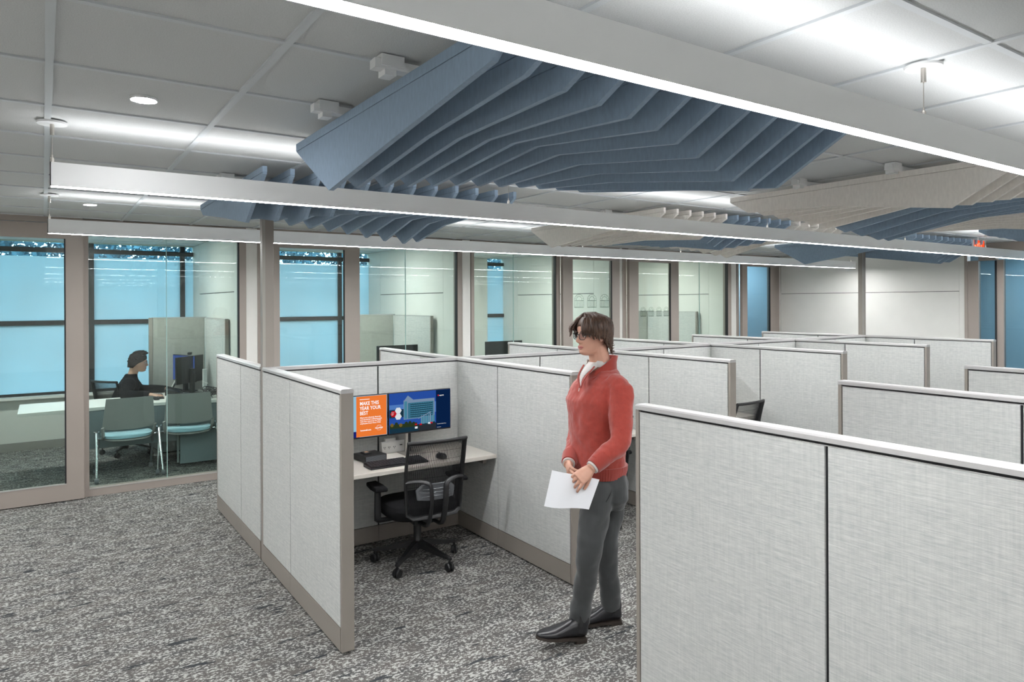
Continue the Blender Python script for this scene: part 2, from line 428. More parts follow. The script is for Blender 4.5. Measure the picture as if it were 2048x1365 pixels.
# dividing walls between the offices, with a dark reveal seam at 1.96 m
for i, (xw, xe) in enumerate(((-.80, -.72), (1.765, 1.93), (4.40, 4.53), (7.02, 7.14), (9.66, 9.78))):
    wv = struct('wall_office_%d' % (i + 1), bx(xw + .012, xe, WG + .06, WE, 0, ZC + .03), black_gap)
    for (y0, y1) in ((WG + .07, WG + .42), (WG + .424, WE - .42), (WE - .416, WE)):
        for (z0, z1) in ((0, 1.952), (1.962, ZC)):
            if y0 != WG + .424: z0, z1 = (0, ZC) if z0 == 0 else (None, None)
            if z0 is None: continue
            bx(xw, xw + .012, y0, y1, z0, z1).build('wall_panel', side_wall, wv)
            bx(xe - .001, xe + .006, y0, y1, z0, z1).build('wall_panel', side_wall, wv)
struct('wall_office_6', bx(11.13, 11.25, WG + .0, WE, 0, ZC + .03), blue_wall)
struct('wall_office_7', bx(9.9, 11.13, 9.6, 9.7, 0, ZC + .03), blue_wall)

# outside wall with ribbon windows
wb_ = struct('wall_back', bx(WL, WR + .2, WE, WE + .12, 0, .64), side_wall)
bx(WL, WR + .2, WE, WE + .12, ZC - .005, ZC + .03).build('header', side_wall, wb_)
for (a, b) in ((WL, -2.4), (5.45, 6.648), (7.14, 11.2), (1.765, 1.93), (4.40, 4.53), (7.02, 7.14)): bx(a, b, WE, WE + .12, .64, ZC).build('pier', side_wall, wb_)
bx(-.7, 9.6, WE - .10, WE + .02, .640, .672).build('sill', white_lam, wb_)
struct('baseboard_back', bx(-.7, 9.6, WE - .015, WE, 0, .10), floor_base)
wi = 20
for (a, b, muls) in ((-2.4, 1.765, (-1.6, -.55, .498, 1.594)), (1.93, 4.40, (2.75, 3.875)), (4.53, 5.45, ()), (6.648, 7.02, ())):
    g = sempty('window_%d' % wi); wi += 1
    fr = MB()
    for (z0, z1) in ((.672, .705), (1.560, 1.620), (2.492, 2.552)): bx(a, b, WE + .02, WE + .08, z0, z1).build('mullion', winframe, g)
    for x in muls: bx(x, x + .06, WE + .015, WE + .085, .705, ZC).build('mullion', winframe, g)
    ed = [a] + [q for x in muls for q in (x, x + .06)] + [b]
    for j in range(0, len(ed), 2):
        if ed[j + 1] - ed[j] < .02: continue
        for (z0, z1) in ((.705, 1.565), (1.612, 2.495), (2.55, ZC)):
            bx(ed[j], ed[j + 1], WE + .06, WE + .066, z0, z1).build('pane', extglass, g)
        bx(ed[j] - .002, ed[j + 1] + .002, WE + .048, WE + .050, .705, 1.563).build('shade', shade, g)
        bx(ed[j] - .002, ed[j + 1] + .002, WE + .048, WE + .050, 1.614, 2.44).build('shade', shade, g)
# ground and winter trees outside
struct('ground', bx(-30, 45, WE + .2, 60, -.4, -.3), mat('grass_ground', (.10, .13, .09), .95, noise=(.6, .3, 3)))
bark = mat('bark', (.045, .04, .042), .9, noise=(9, .3, 3))
def bare_tree(x, y, h, seed, label):
    rnd = random.Random(seed); mb = MB()
    def br(p, d, L, r, lv):
        q = p + d * L; mb.tube([p, p + d * L * .5 + Vector((rnd.uniform(-.05, .05) * L,) * 3), q], [r, r * .85, r * .6], 5)
        if lv == 0: return
        for k in range(4 if lv > 1 else 5):
            nd = (d + Vector((rnd.uniform(-.9, .9), rnd.uniform(-.9, .9), rnd.uniform(-.35, .6)))).normalized()
            br(p + d * L * rnd.uniform(.45, 1), nd, L * rnd.uniform(.5, .75), r * .55, lv - 1)
    br(Vector((0, 0, 0)), Vector((0, 0, 1)), h * .38, h * .022, 5)
    t = thing('bare_tree', label, 'tree', (x, y, -.3)); mb.build('branches', bark, t, fix=False)
bare_tree(5.2, 27.0, 9.5, 3, 'leafless tree outside, glimpsed above the shades of the left windows')
bare_tree(13.6, 16.6, 7.5, 5, 'leafless tree outside, glimpsed above the shade of the third office window')
hedge = MB(); rnd = random.Random(4)
for k in range(26000):
    c = Vector((rnd.uniform(-9, 16), rnd.uniform(21, 25.0), rnd.uniform(1.6, 4.2) if rnd.random() < .85 else rnd.uniform(4.2, 5.0)))
    a = Vector((rnd.uniform(-1, 1), rnd.uniform(-1, 1), rnd.uniform(-1, 1))).normalized() * .11; b = a.orthogonal().normalized() * .07
    o_ = len(hedge.v); hedge.v += [tuple(c - a), tuple(c + b), tuple(c + a), tuple(c - b)]; hedge.f.append((o_, o_ + 1, o_ + 2, o_ + 3)); hedge.mi.append(0)
hg = thing('hedge', 'tall evergreen hedge outside beyond the office windows', 'hedge', (0, 0, 0)); hedge.build('leaves', mat('hedge_leaf', (.06, .15, .20), .8), hg, fix=False)['kind'] = 'stuff'

# ------------------------------------------------------------------ linear pendant lights
def pendant(y, x0, x1, label, hx):
    t = thing('pendant_light', label, 'ceiling light', (x0, y, 2.343)); L = x1 - x0; hw = .0275
    mb = MB()
    mb.box(0, L, -hw, -hw + .003, 0, .105).box(0, L, hw - .003, hw, 0, .105).box(0, .004, -hw, hw, 0, .105).box(L - .004, L, -hw, hw, 0, .105).box(.004, L - .004, -hw + .003, hw - .003, .05, .055)
    mb.build('housing', fix_m, t)
    bx(.004, L - .004, -hw + .003, hw - .003, .0015, .004).build('lower_diffuser', down_e, t)
    bx(.004, L - .004, -hw + .003, hw - .003, .096, .099).build('upper_diffuser', up_e, t)
    for hxx in hx:
        c = MB().lathe([(.058, ZC - .012 - 2.343), (.060, ZC - .004 - 2.343), (.058, ZC - .003 - 2.343)], (hxx - x0, 0, 0), 24).build('canopy', fix_m, t, smooth=True)
        MB().lathe([(.0085, ZC - .06 - 2.343), (.0085, ZC - .012 - 2.343)], (hxx - x0, 0, 0), 10).build('cable_grip', metal, c)
        MB().lathe([(.0015, .10), (.0015, ZC - .06 - 2.343)], (hxx - x0, 0, 0), 5).build('cable', metal, t)
        MB().lathe([(.008, .105), (.008, .125), (.004, .130), (.004, .140)], (hxx - x0, 0, 0), 8).build('cable_foot', metal, t)
    return t
pendant(1.18, .02, 12.0 - 1.1, 'nearest long white linear pendant, crossing the top right of the view', (.10, 2.505, 4.95, 7.4, 9.85))
pendant(3.675, .027, 10.9, 'second long white linear pendant, hung over the backs of the cubicles in the middle', (.036, 2.46, 5.11, 7.4, 9.27))
pendant(6.10, .029, 10.7, 'farthest long white linear pendant, in front of the glass offices', (.041, 2.75, 5.1, 6.71, 9.2, 10.6))
pendant(-1.30, .02, 10.9, 'long white linear pendant hung just behind the camera', (.10, 2.5, 4.95, 7.4, 9.85))
pendant(-3.78, .02, 10.9, 'unseen linear pendant added for fill light, in the middle of the room behind the camera', (.10, 2.5, 4.95, 7.4, 9.85))  # unseen, added to brighten the near side of the room
pendant(-6.26, .02, 10.9, 'unseen linear pendant added for fill light, along the wall behind the camera', (.10, 2.5, 4.95, 7.4, 9.85))  # also unseen, added for more ambient light from behind

# recessed lights, diffuser, slotted vent
for (x, y, nm) in ((.332, 3.077, 'small round recessed downlight at upper left, nearer the camera'), (.318, 6.545, 'small round recessed downlight at left, farther back near the glass offices'), (.33, -.40, 'small round recessed downlight over the aisle behind the camera'), (.33, -3.9, 'small round recessed downlight over the aisle far behind the camera'), (-2.2, 3.08, 'unseen round downlight added for fill light, left of the view'), (-2.2, -.4, 'unseen round downlight added for fill light, left of the camera')):  # left pair unseen and added for ambient light; rear pair continues the row
    t = thing('downlight', nm, 'ceiling light', (x, y, ZC - .003))
    MB().lathe([(.040, .0), (.047, -.004), (.050, -.002), (.050, .006)], n=28).build('trim_ring', fix_m, t, smooth=True)
    MB().lathe([(.001, -.0035), (.041, -.0035), (.042, -.001)], n=24).build('lens', emit('lens', (.99, .99, 1), 260), t)
vx, vy = GX0 + PX * 6.5, GY0 + PY * 2.5
t = thing('ceiling_vent', 'square slatted air grille set in the ceiling beside the big blue baffle', 'air vent', (vx, vy, ZC))
fr = MB(); h = PX / 2 - .014
fr.box(-h, h, -h, -h + .012, -.004, .01).box(-h, h, h - .012, h, -.004, .01).box(-h, -h + .012, -h, h, -.004, .01).box(h - .012, h, -h, h, -.004, .01).build('frame', grid_m, t)
bx(-h, h, -h, h, .02, .024).build('backing', mat('vent_dark', (.05, .05, .052), .8), t)
s0 = None
for k in range(46):
    x = -h + .018 + k * (2 * h - .036) / 45
    if s0 is None: s0 = bx(-.0042, .0042, -h + .012, h - .012, 0, .014).build('slat', grid_m, t, loc=(x, 0, -.001))
    else:
        s = copy_obj(s0, t); s.location = (x, 0, -.001)
t = thing('slot_diffuser', 'thin bright slot diffuser in the ceiling right of the second blue baffle', 'air vent', (3.05, 4.66, ZC))
MB().box(0, .42, -.045, -.035, -.012, .0).box(0, .42, .035, .045, -.012, 0).box(0, .004, -.045, .045, -.012, 0).box(.416, .42, -.045, .045, -.012, 0).build('frame', fix_m, t)
bx(.004, .416, -.035, .035, -.004, -.001).build('blade', fix_m, t)
# ceiling panels inside the offices
for i, (x0, x1) in enumerate(((-.3, .9), (2.5, 3.7), (5.0, 6.2), (7.7, 8.9))):
    t = thing('office_ceiling_light', ('slim bright ceiling panel inside the office with the seated man', 'slim bright ceiling panel inside the second office', 'slim bright ceiling panel inside the third office', 'slim bright ceiling panel inside the fourth office')[i], 'ceiling light', ((x0 + x1) / 2, 8.95, ZC - .012))
    L = (x1 - x0) / 2
    MB().box(-L, L, -.16, -.15, 0, .04).box(-L, L, .15, .16, 0, .04).box(-L, -L + .01, -.15, .15, 0, .04).box(L - .01, L, -.15, .15, 0, .04).build('frame', fix_m, t)
    bx(-L + .01, L - .01, -.15, .15, .004, .008).build('lens', room_e, t)
oc = struct('ceiling_office', bx(WL, WR + .1, WG + .06, WE, ZC + .003, ZC + .01), mat('office_ceiling', (.62, .63, .62), .9))
for x in xs:
    if -.7 < x < 9.7: bx(x - .012, x + .012, WG + .07, WE, ZC - .001, ZC + .003).build('grid_rail', grid_m, oc)
for y in (8.30, 8.91, 9.52, 10.13): bx(-.7, 9.65, y - .011, y + .011, ZC - .001, ZC + .003).build('cross_rail', grid_m, oc)
for i, (x0, x1, y) in enumerate(((11.3, 13.2, 4.2), (11.3, 13.2, 2.6))):
    t = thing('corridor_light', ('dim ceiling panel in the corridor behind the far right glass', 'dim ceiling panel farther along the glazed corridor')[i], 'ceiling light', ((x0 + x1) / 2, y, ZC - .002))
    bx(-.6, .6, -.12, .12, 0, .02).build('lens', emit('corridor_lamp', (.76, .91, 1.0), 30.0), t)
    MB().box(-.61, -.6, -.13, .13, -.002, .03).box(.6, .61, -.13, .13, -.002, .03).build('frame', fix_m, t)
t = thing('store_light', 'ceiling panel in the blue room behind the narrow door', 'ceiling light', (10.45, 8.6, ZC - .002))
bx(-.3, .3, -.3, .3, 0, .02).build('lens', emit('store_lamp', (.80, .92, 1.0), 13.0), t); MB().box(-.31, -.3, -.3, .3, -.002, .03).build('frame', fix_m, t)

for i, y in enumerate((-2.0, 1.0, 3.9, 6.4)):  # unseen panels, added to light the surfaces that face left
    t = thing('fill_panel', 'unseen ceiling panel added at left for fill light, ' + ('farthest behind the camera', 'nearest the camera', 'beside the first cubicles', 'by the glass offices')[i], 'ceiling light', (-2.0, y, ZC - .012))
    bx(-.28, .28, -.55, .55, 0, .006).build('lens', emit('fill_panel_glow', (.985, .99, 1.0), 17.0), t); MB().box(-.30, -.28, -.57, .57, -.004, .01).box(.28, .30, -.57, .57, -.004, .01).box(-.28, .28, .55, .57, -.004, .01).box(-.28, .28, -.57, -.55, -.004, .01).build('frame', fix_m, t)
# exit sign hung near the far wall
t = thing('exit_sign', 'small glowing red exit sign hung from the ceiling near the far wall', 'sign', (9.85, 3.99, 2.43))
bx(-.15, .15, -.012, .012, 0, .16).build('housing', fix_m, t, bevel=.003)
sf = bx(-.146, .146, -.0135, -.012, .004, .156).build('face', emit('sign_red', (1.0, .10, .03), .75), t)
MB().lathe([(.008, .16), (.008, .20)], n=8).build('stem', fix_m, t)
EXIT_FACE = sf

# ------------------------------------------------------------------ acoustic baffles
def lerp_tab(tab, i):
    ks = sorted(tab)
    for a, b in zip(ks, ks[1:]):
        if a <= i <= b:
            f = (i - a) / (b - a); return [p + (q - p) * f for p, q in zip(tab[a], tab[b])]
    return tab[ks[-1]]
def baffle(label, X0, yn, yf, n, tab, cols, group='felt baffles hung below the ceiling'):
    """fins in planes X = const between yn and yf; tab: i -> tipY, tipZ, k1Y, k1Z, k2Y, k2Z"""
    t = thing('ceiling_baffle', label, 'acoustic baffle', (X0, (yn + yf) / 2, 2.585)); oy = (yn + yf) / 2
    T = .022
    for i in range(n):
        ty, tz, ay, az, by, bz = lerp_tab(tab, i)
        out = [(yf, 2.549), (ty, tz), (ay, az), (by, bz), (yn, 2.540)]
        poly = [(yf, 2.5485)] + [(p, q) for p, q in out[0:]] + [(yn, 2.5485)]
        poly = [(a - oy, b - 2.585) for a, b in poly]
        x = i * .1524
        m = cols[i]
        f = MB().prism(poly, x, T).build('fin', m, t)
        MB().prism([(yf - oy, -.0345), (yf - oy, 0), (yn - oy, 0), (yn - oy, -.0345)], x - .0015, T + .003).build('fin_band', m, f)
    W = (n - 1) * .1524 + T
    for yy in (yn + .62, yn + 1.23):
        r = bx(-.12, W + .02, yy - oy - .022, yy - oy + .022, .0, .030).build('carrier_rail', fix_m, t)
        for q in range(int(W // 1.2) + 1):
            MB().box(-.10 + q * 1.2, -.02 + q * 1.2, yy - oy - .03, yy - oy + .03, .008, .045).box(-.085 + q * 1.2, -.045 + q * 1.2, yy - oy - .02, yy - oy + .035, -.018, .03).build('grid_clip', fix_m, r)
    return t
B, E_ = blue_felt, beige_felt
tabA = {0: (2.885, 2.303, 2.24, 2.392, 1.591, 2.478), 1: (2.970, 2.337, 2.286, 2.429, 1.657, 2.484), 3: (3.076, 2.387, 2.351, 2.471, 1.685, 2.452), 5: (3.136, 2.428, 2.437, 2.499, 1.733, 2.423),
        6: (3.173, 2.444, 2.487, 2.489, 1.779, 2.403), 8: (3.223, 2.470, 2.563, 2.445, 1.848, 2.347), 10: (3.262, 2.487, 2.697, 2.412, 1.932, 2.303), 11: (3.240, 2.486, 2.72, 2.420, 1.893, 2.324)}
baffle('large slate blue felt baffle nearest the camera, between the first two pendants', 1.01, 1.50, 3.335, 12, tabA, [B] * 12)
tabB = {0: (5.683, 2.496, 4.95, 2.40, 4.353, 2.310), 2: (5.62, 2.475, 4.9, 2.42, 4.20, 2.333), 4: (5.55, 2.440, 4.85, 2.46, 4.15, 2.38), 7: (5.507, 2.391, 4.90, 2.47, 4.10, 2.43), 9: (5.456, 2.345, 4.95, 2.47, 4.05, 2.47), 10: (5.408, 2.326, 4.95, 2.45, 4.03, 2.49), 11: (5.46, 2.352, 4.95, 2.45, 4.03, 2.49)}
baffle('slate blue felt baffle behind the second pendant, above the tall post', 1.01, 3.95, 5.78, 12, tabB, [B] * 12)
tabC = {0: (3.183, 2.46, 2.569, 2.437, 1.839, 2.339), 2: (3.14, 2.433, 2.5, 2.455, 1.758, 2.386), 4: (3.082, 2.396, 2.45, 2.47, 1.69, 2.43), 6: (2.992, 2.352, 2.40, 2.470, 1.66, 2.47), 8: (2.90, 2.300, 2.31, 2.43, 1.60, 2.49),
        9: (2.90, 2.30, 2.31, 2.43, 1.60, 2.49), 12: (3.03, 2.37, 2.42, 2.46, 1.66, 2.46), 15: (3.14, 2.433, 2.5, 2.455, 1.76, 2.386), 17: (3.183, 2.46, 2.569, 2.437, 1.839, 2.339)}
cc = [E_] * 6 + [B] * 6 + [E_] * 6
baffle('beige and blue striped felt baffle at right, between the first two pendants', 4.20, 1.50, 3.335, 18, tabC, cc)
tabD = {0: (5.452, 2.364, 4.92, 2.42, 4.03, 2.49), 3: (5.52, 2.40, 4.9, 2.44, 4.15, 2.43), 5: (5.55, 2.42, 4.95, 2.43, 4.257, 2.383), 6: (5.56, 2.43, 5.0, 2.42, 4.296, 2.359), 8: (5.60, 2.45, 5.05, 2.40, 4.389, 2.315), 9: (5.60, 2.45, 5.05, 2.40, 4.352, 2.34),
        11: (5.60, 2.44, 5.0, 2.43, 4.27, 2.388), 14: (5.553, 2.414, 4.9, 2.47, 4.15, 2.44), 16: (5.458, 2.365, 4.9, 2.47, 4.05, 2.48), 17: (5.427, 2.344, 4.9, 2.46, 4.03, 2.49)}
baffle('beige and blue striped felt baffle behind the second pendant', 4.15, 3.95, 5.78, 18, tabD, cc)
tabA2 = {k: tuple(v[j] + (2.45 if j % 2 == 0 else 0) for j in range(6)) for k, v in tabA.items()}
baffle('small looking far blue felt baffle beside the far post', 8.19, 3.95, 5.78, 12, tabA2, [B] * 12)
tabB2 = {k: tuple(v[j] - (2.45 if j % 2 == 0 else 0) for j in range(6)) for k, v in tabB.items()}
baffle('far blue felt baffle at the right edge of the view', 8.25, 1.50, 3.335, 12, tabB2, [B] * 12)

# ------------------------------------------------------------------ cubicle partitions
PT, PH = .034, 1.375      # half thickness, height
def partition(label, axis, c, a, b, joints, ends=(True, True), group='fabric cubicle partitions'):
    """run along 'y' (at x = c) or along 'x' (at y = c) from a to b"""
    loc = (c, a, 0) if axis == 'y' else (a, c, 0)
    t = thing('cubicle_partition', label, 'partition', loc, 0, group); L = b - a
    def put(mb, name, m, par=t, **k):
        if axis == 'x': mb.v = [(q[1], q[0], q[2]) for q in mb.v]      # built along y, swapped when it runs along x
        return mb.build(name, m, par, **k)
    put(MB().box(-PT + .012, PT - .012, .004, L - .004, .02, PH - .02), 'core', black_gap)
    e0, e1 = (.022 if ends[0] else .004), (.022 if ends[1] else .004)
    ed = [0 + e0] + [j - a for j in joints] + [L - e1]
    for s0, s1 in zip(ed, ed[1:]):
        g0 = .004 if s0 == ed[0] else .006; g1 = .004 if s1 == ed[-1] else .006
        for sd in (-1, 1):
            x0, x1 = (-PT, -PT + .012) if sd < 0 else (PT - .012, PT)
            put(MB().box(x0, x1, s0 + g0, s1 - g1, .135, PH - .034), 'fabric_panel', panel_cloth, bevel=.0025)
            x0, x1 = (-PT - .001, -PT + .012) if sd < 0 else (PT - .012, PT + .001)
            put(MB().box(x0, x1, s0 + .001, s1 - .001, .012, .131), 'kick_plate', taupe)
        cap = MB()
        prof = [(-PT - .002, PH - .022), (-PT - .001, PH - .006), (-PT + .006, PH), (PT - .006, PH), (PT + .001, PH - .006), (PT + .002, PH - .022)]
        y0 = s0 - (e0 if s0 == ed[0] else 0) + (.0 if s0 == ed[0] else .0006); y1 = s1 + (e1 if s1 == ed[-1] else 0)
        cap.prism(prof, y0, y1 - y0, 'y'); put(cap, 'top_cap', cap_m)
        st = MB().box(-PT - .0005, -PT + .004, s0, s1, PH - .0335, PH - .031).box(PT - .004, PT + .0005, s0, s1, PH - .0335, PH - .031)
        put(st, 'cap_bead', cap_m)
    for yes, y0, y1 in ((ends[0], 0, .02), (ends[1], L - .02, L)):
        if yes: put(MB().box(-PT, PT, y0, y1, .012, PH - .022), 'end_post', taupe, bevel=.002)
    return t
DX = [1.307, 2.835, 4.388, 5.925, 7.43, 8.965]
SP = 4.98
partition('leftmost front partition, its narrow taupe end post nearest the camera on the left', 'y', DX[0], 3.465, 5.02, (4.365,), (True, False))
partition('leftmost partition beyond the tall post, reaching toward the glass offices', 'y', DX[0], 5.085, 6.57, (5.665,), (False, True))
nm = ('partition right of the first desk, behind the walking man in the red sweater', 'second divider in the middle, ending just right of the red sweater', 'third divider, ending behind the back of the empty black chair', 'fourth divider, ending in front of the beige far wall', 'fifth divider, farthest right, ending in front of the blue glass door')
for x, s in zip(DX[1:], nm): partition(s, 'y', x, 3.465, SP - PT, (4.345 if x < 4 else 4.33,), (True, False))
nm = ('divider beyond the long spine behind the two monitors', 'divider beyond the spine, left of the walking man\'s face', 'divider beyond the spine, right of the walking man\'s hair', 'divider beyond the spine in front of the narrow blue door', 'farthest divider beyond the spine, meeting the tall far post')
for x, s in zip(DX[1:], nm): partition(s, 'y', x, SP + PT, 6.53, (5.62,), (False, True))
partition('long spine partition that all the desks back onto', 'x', SP, DX[0] + PT + .001, 9.0, [2.11, 2.87, 3.64, 4.42, 5.19, 5.96, 6.71, 7.46, 8.23], (False, True))
partition('nearest partition filling the lower right, two wide panels in view', 'y', 2.175, -.9, 2.21, (-.45, .43, 1.32), (True, True))
partition('second partition at right, behind the nearest one', 'y', 3.738, -.9, 2.21, (-.45, .43, 1.325), (True, True))
partition('third partition at the right edge, only its left corner in view', 'y', 5.272, -.9, 2.21, (-.45, .43, 1.325), (True, True))

def post(x, y, label):
    t = thing('power_post', label, 'post', (x, y, 0))
    bx(-.040, .040, -.030, .030, .0, ZC - .005).build('pole', taupe, t, bevel=.002)
    bx(-.0405, -.02, -.0305, -.0295, .03, ZC - .01).build('cover_strip', mat('post_cover', (.34, .32, .29), .4), t)
    bx(-.045, .045, -.035, .035, ZC - .015, ZC - .004).build('ceiling_trim', taupe, t)
    return t
post(1.318, 5.053, 'tall taupe power post rising from the left partition to the ceiling')
post(9.045, 5.053, 'tall taupe power post rising in front of the beige far wall')

def desk(x0, x1, label):
    t = thing('desk', label, 'desk', (x0, 4.354, 0), 0, 'cubicle worktops')
    W, D = x1 - x0, SP - PT - 4.354
    MB().box(.002, W - .002, 0, D - .002, .661, .689).build('worktop', desk_top, t, bevel=.003)
    for xx in (.03, W - .06): MB().box(xx, xx + .03, .10, D - .05, .61, .660).box(xx, xx + .03, D - .08, D - .02, .40, .61).build('bracket', taupe, t)
    return t
nd = ('cream worktop carrying the monitors and keyboard in the first cubicle', 'cream worktop glimpsed right of the red sweater in the second cubicle', 'cream worktop in the third cubicle, mostly hidden', 'cream worktop hidden in the fourth cubicle', 'cream worktop hidden in the fifth cubicle')
for i in range(5): desk(DX[i] + PT, DX[i + 1] - PT, nd[i])

# ------------------------------------------------------------------ things on the first desk
dark_edge = mat('monitor_dark', (.012, .012, .014), .4)
def text(body, size, m, parent, x, z, y, name='lettering', align='LEFT', bold=0.0, sx=1.0):
    cu = bpy.data.curves.new('t', 'FONT'); cu.body = body; cu.size = size; cu.align_x = align; cu.offset = bold; cu.resolution_u = 2; cu.space_line = .92
    tmp = bpy.data.objects.new('t', cu); COL.objects.link(tmp)
    dg = bpy.context.evaluated_depsgraph_get(); me = bpy.data.meshes.new_from_object(tmp.evaluated_get(dg))
    bpy.data.objects.remove(tmp); bpy.data.curves.remove(cu)
    o = bpy.data.objects.new(name, me); COL.objects.link(o); me.materials.clear(); me.materials.append(m)
    me.transform(Matrix.Diagonal((sx, 1, 1, 1))); me.transform(Matrix.Rotation(math.pi / 2, 4, 'X'))
    o.location = (x, y, z); o.parent = parent; return o
S_W = emit('scr_white', (1, 1, 1), .95); S_OR = emit('scr_orange', (.82, .19, .035), .95)
def monitor(x0, label):
    t = thing('monitor', label, 'monitor', (x0 + .262, 4.72, .85)); hw = .259
    bx(-hw, hw, .004, .028, .0, .310).build('housing', dark_edge, t, bevel=.003)
    return t
def ep(t, name, m, x0, x1, z0, z1, y):     # flat lit patch on a screen
    return bx(x0, x1, y, y + .0006, z0, z1).build(name, m, t)
text('EXIT', .13, emit('sign_letters', (1.0, .40, .25), 1.0), EXIT_FACE, -.135, .035, -.0142, bold=.002, sx=.86)
mR = monitor(2.092, 'right desk monitor showing a glass hospital building under a blue sky')
scr = bx(-.254, .254, .0, .004, .012, .305).build('screen', emit('scr_sky', (.022, .08, .37), .85), mR)
def scm(nm_, c, s=.85): return emit(nm_, c, s)
yy = -.0006
pic = MB(); mats = [scm('s_navy', (.004, .022, .09), .6), scm('s_bld', (.045, .17, .26)), scm('s_light', (.20, .29, .42)), scm('s_band', (.012, .045, .075), .7), scm('s_road', (.03, .035, .045), .7), scm('s_tree', (.03, .05, .02), .7), scm('s_yel', (.22, .14, .03), .7), scm('s_red', (.55, .01, .02), .8), scm('s_hex', (.72, .76, .80), .9), scm('s_sky2', (.09, .22, .56), .8), scm('s_cyan', (.07, .25, .36), .8)]
def q(x0, x1, z0, z1, mi, lay=0): pic.box(x0, x1, yy * (1 + lay), yy * lay + .0001, z0, z1, mi)
q(-.254, .13, .14, .22, 9)
pic.prism([(-.14, .24), (-.105, .282), (-.05, .24)], yy * 2, .0007, 'y', 2)
q(-.14, .118, .105, .248, 2, 1); q(-.105, .108, .110, .226, 1, 2)
for k in range(7):
    q(-.085, .10, .119 + k * .0152, .1245 + k * .0152, 3, 3)
    for j in range(9): q(-.08 + j * .02 + (k % 3) * .003, -.071 + j * .02 + (k % 3) * .003, .1245 + k * .0152, .1285 + k * .0152, 10, 3)
q(-.254, -.14, .125, .185, 3, 1); q(-.135, -.112, .11, .24, 10, 3)
pic.prism([(-.02, .10), (.085, .142), (.085, .148), (-.02, .106)], yy * 5, .0007, 'y', 2)
q(.0, .118, .06, .118, 10, 3)
for k in range(6): q(.005 + k * .019, .009 + k * .019, .06, .125, 2, 5)
q(.075, .082, .05, .148, 2, 5)
q(-.254, .13, .012, .06, 4, 4); q(-.254, -.02, .012, .05, 3, 5); q(-.254, -.03, .045, .075, 5, 5)
for (a, b) in ((-.235, .085), (-.2, .09), (-.165, .08), (-.12, .088), (-.09, .09), (-.06, .082)): pic.lathe([(.001, 0), (.014, 0), (.013, .0005), (.001, .0006)], (a, yy * 7, b - .012), 8, 'y', 6 if int(-a * 1000) % 2 else 5)
for (a, b, m_) in ((-.05, .055, 7), (-.01, .052, 7), (.03, .05, 3), (.06, .055, 8), (.08, .056, 7), (.10, .057, 3)): q(a, a + .018, b, b + .012, m_, 7)
q(-.05, -.028, .03, .045, 8, 8); q(.13, .254, .012, .305, 0, 1)
for (hx, hz, m_) in ((-.185, .177, 8), (-.185, .133, 8), (-.222, .155, 7)):
    pic.prism([(hx + .027 * math.cos(math.pi / 3 * k), hz + .025 * math.sin(math.pi / 3 * k)) for k in range(6)], yy * 9, .0007, 'y', m_)
pic.build('picture', mats, scr, fix=False)
ep(scr, 'red_mark', mats[7], .145, .154, .258, .270, yy * 4)
text('ongrade', .0125, S_W, scr, .156, .260, yy * 4, bold=.0002)
text('Moving Care Behind Every', .0072, S_W, scr, .138, .044, yy * 4); text('safetylink.now', .006, S_W, scr, .138, .02, yy * 4)
text('MBO', .012, mats[4], scr, -.235, .018, yy * 10)
for s, z in (('Patient', .163), ('Safety', .154), ('First', .145)): text(s, .0078, S_W, scr, -.24, z, yy * 11)
mL = monitor(1.566, 'left desk monitor showing an orange poster in white lettering')
scr = bx(-.254, .254, .0, .004, .012, .305).build('screen', emit('scr_pale', (.30, .55, .72), .9), mL)
ep(scr, 'dark_patch', emit('s_dkblue', (.01, .02, .2), .7), -.254, .04, .012, .055, yy)
ep(scr, 'poster', S_OR, .018, .250, .014, .303, yy * 2)
ep(scr, 'rule', S_W, .043, .118, .279, .283, yy * 4)
for s, z in (('MAKE THIS', .240), ('YEAR YOUR', .205), ('BEST', .170)): text(s, .037, S_W, scr, .044, z, yy * 4, bold=.0006, sx=.80)
for s, z in (('Meet your physical, financial,', .146), ('and emotional wellbeing goals', .132), ('with free resources for UVA', .118), ('employees from Hoos Well.', .104)): text(s, .0135, S_W, scr, .046, z, yy * 4, bold=.0003, sx=1.02)
text('hooswell.com', .0145, S_W, scr, .048, .055, yy * 4, bold=.0005); text('HoosWell', .0155, S_W, scr, .160, .062, yy * 4, bold=.0004, sx=.9)
lg = MB()
for a0, a1 in ((.2, 2.9), (3.5, 5.9)):
    lg.tube([(.190 + .019 * math.cos(a), yy * 4, .067 + .017 * math.sin(a)) for a in [a0 + (a1 - a0) * k / 12 for k in range(13)]], .0007, 4)
for k in range(5):
    a = math.pi * (.25 + .125 * k); lg.tube([(.190 + .021 * math.cos(a), yy * 4, .067 + .019 * math.sin(a)), (.190 + .026 * math.cos(a), yy * 4, .067 + .024 * math.sin(a))], .0006, 4)
lg.build('emblem', S_W, scr)
t = thing('monitor_stand', 'slim metal stand pole under the right desk monitor', 'stand', (2.285, 4.80, .689))
bx(-.07, .10, -.10, .04, 0, .010).build('base_plate', metal, t, bevel=.004)
MB().box(-.022, -.002, -.012, .012, .01, .36).build('pole', metal, t); MB().box(.002, .020, -.012, .012, .01, .36).build('pole', blackp, t)
bx(-.64, .08, -.05, -.012, .29, .33).build('crossbar', blackp, t)
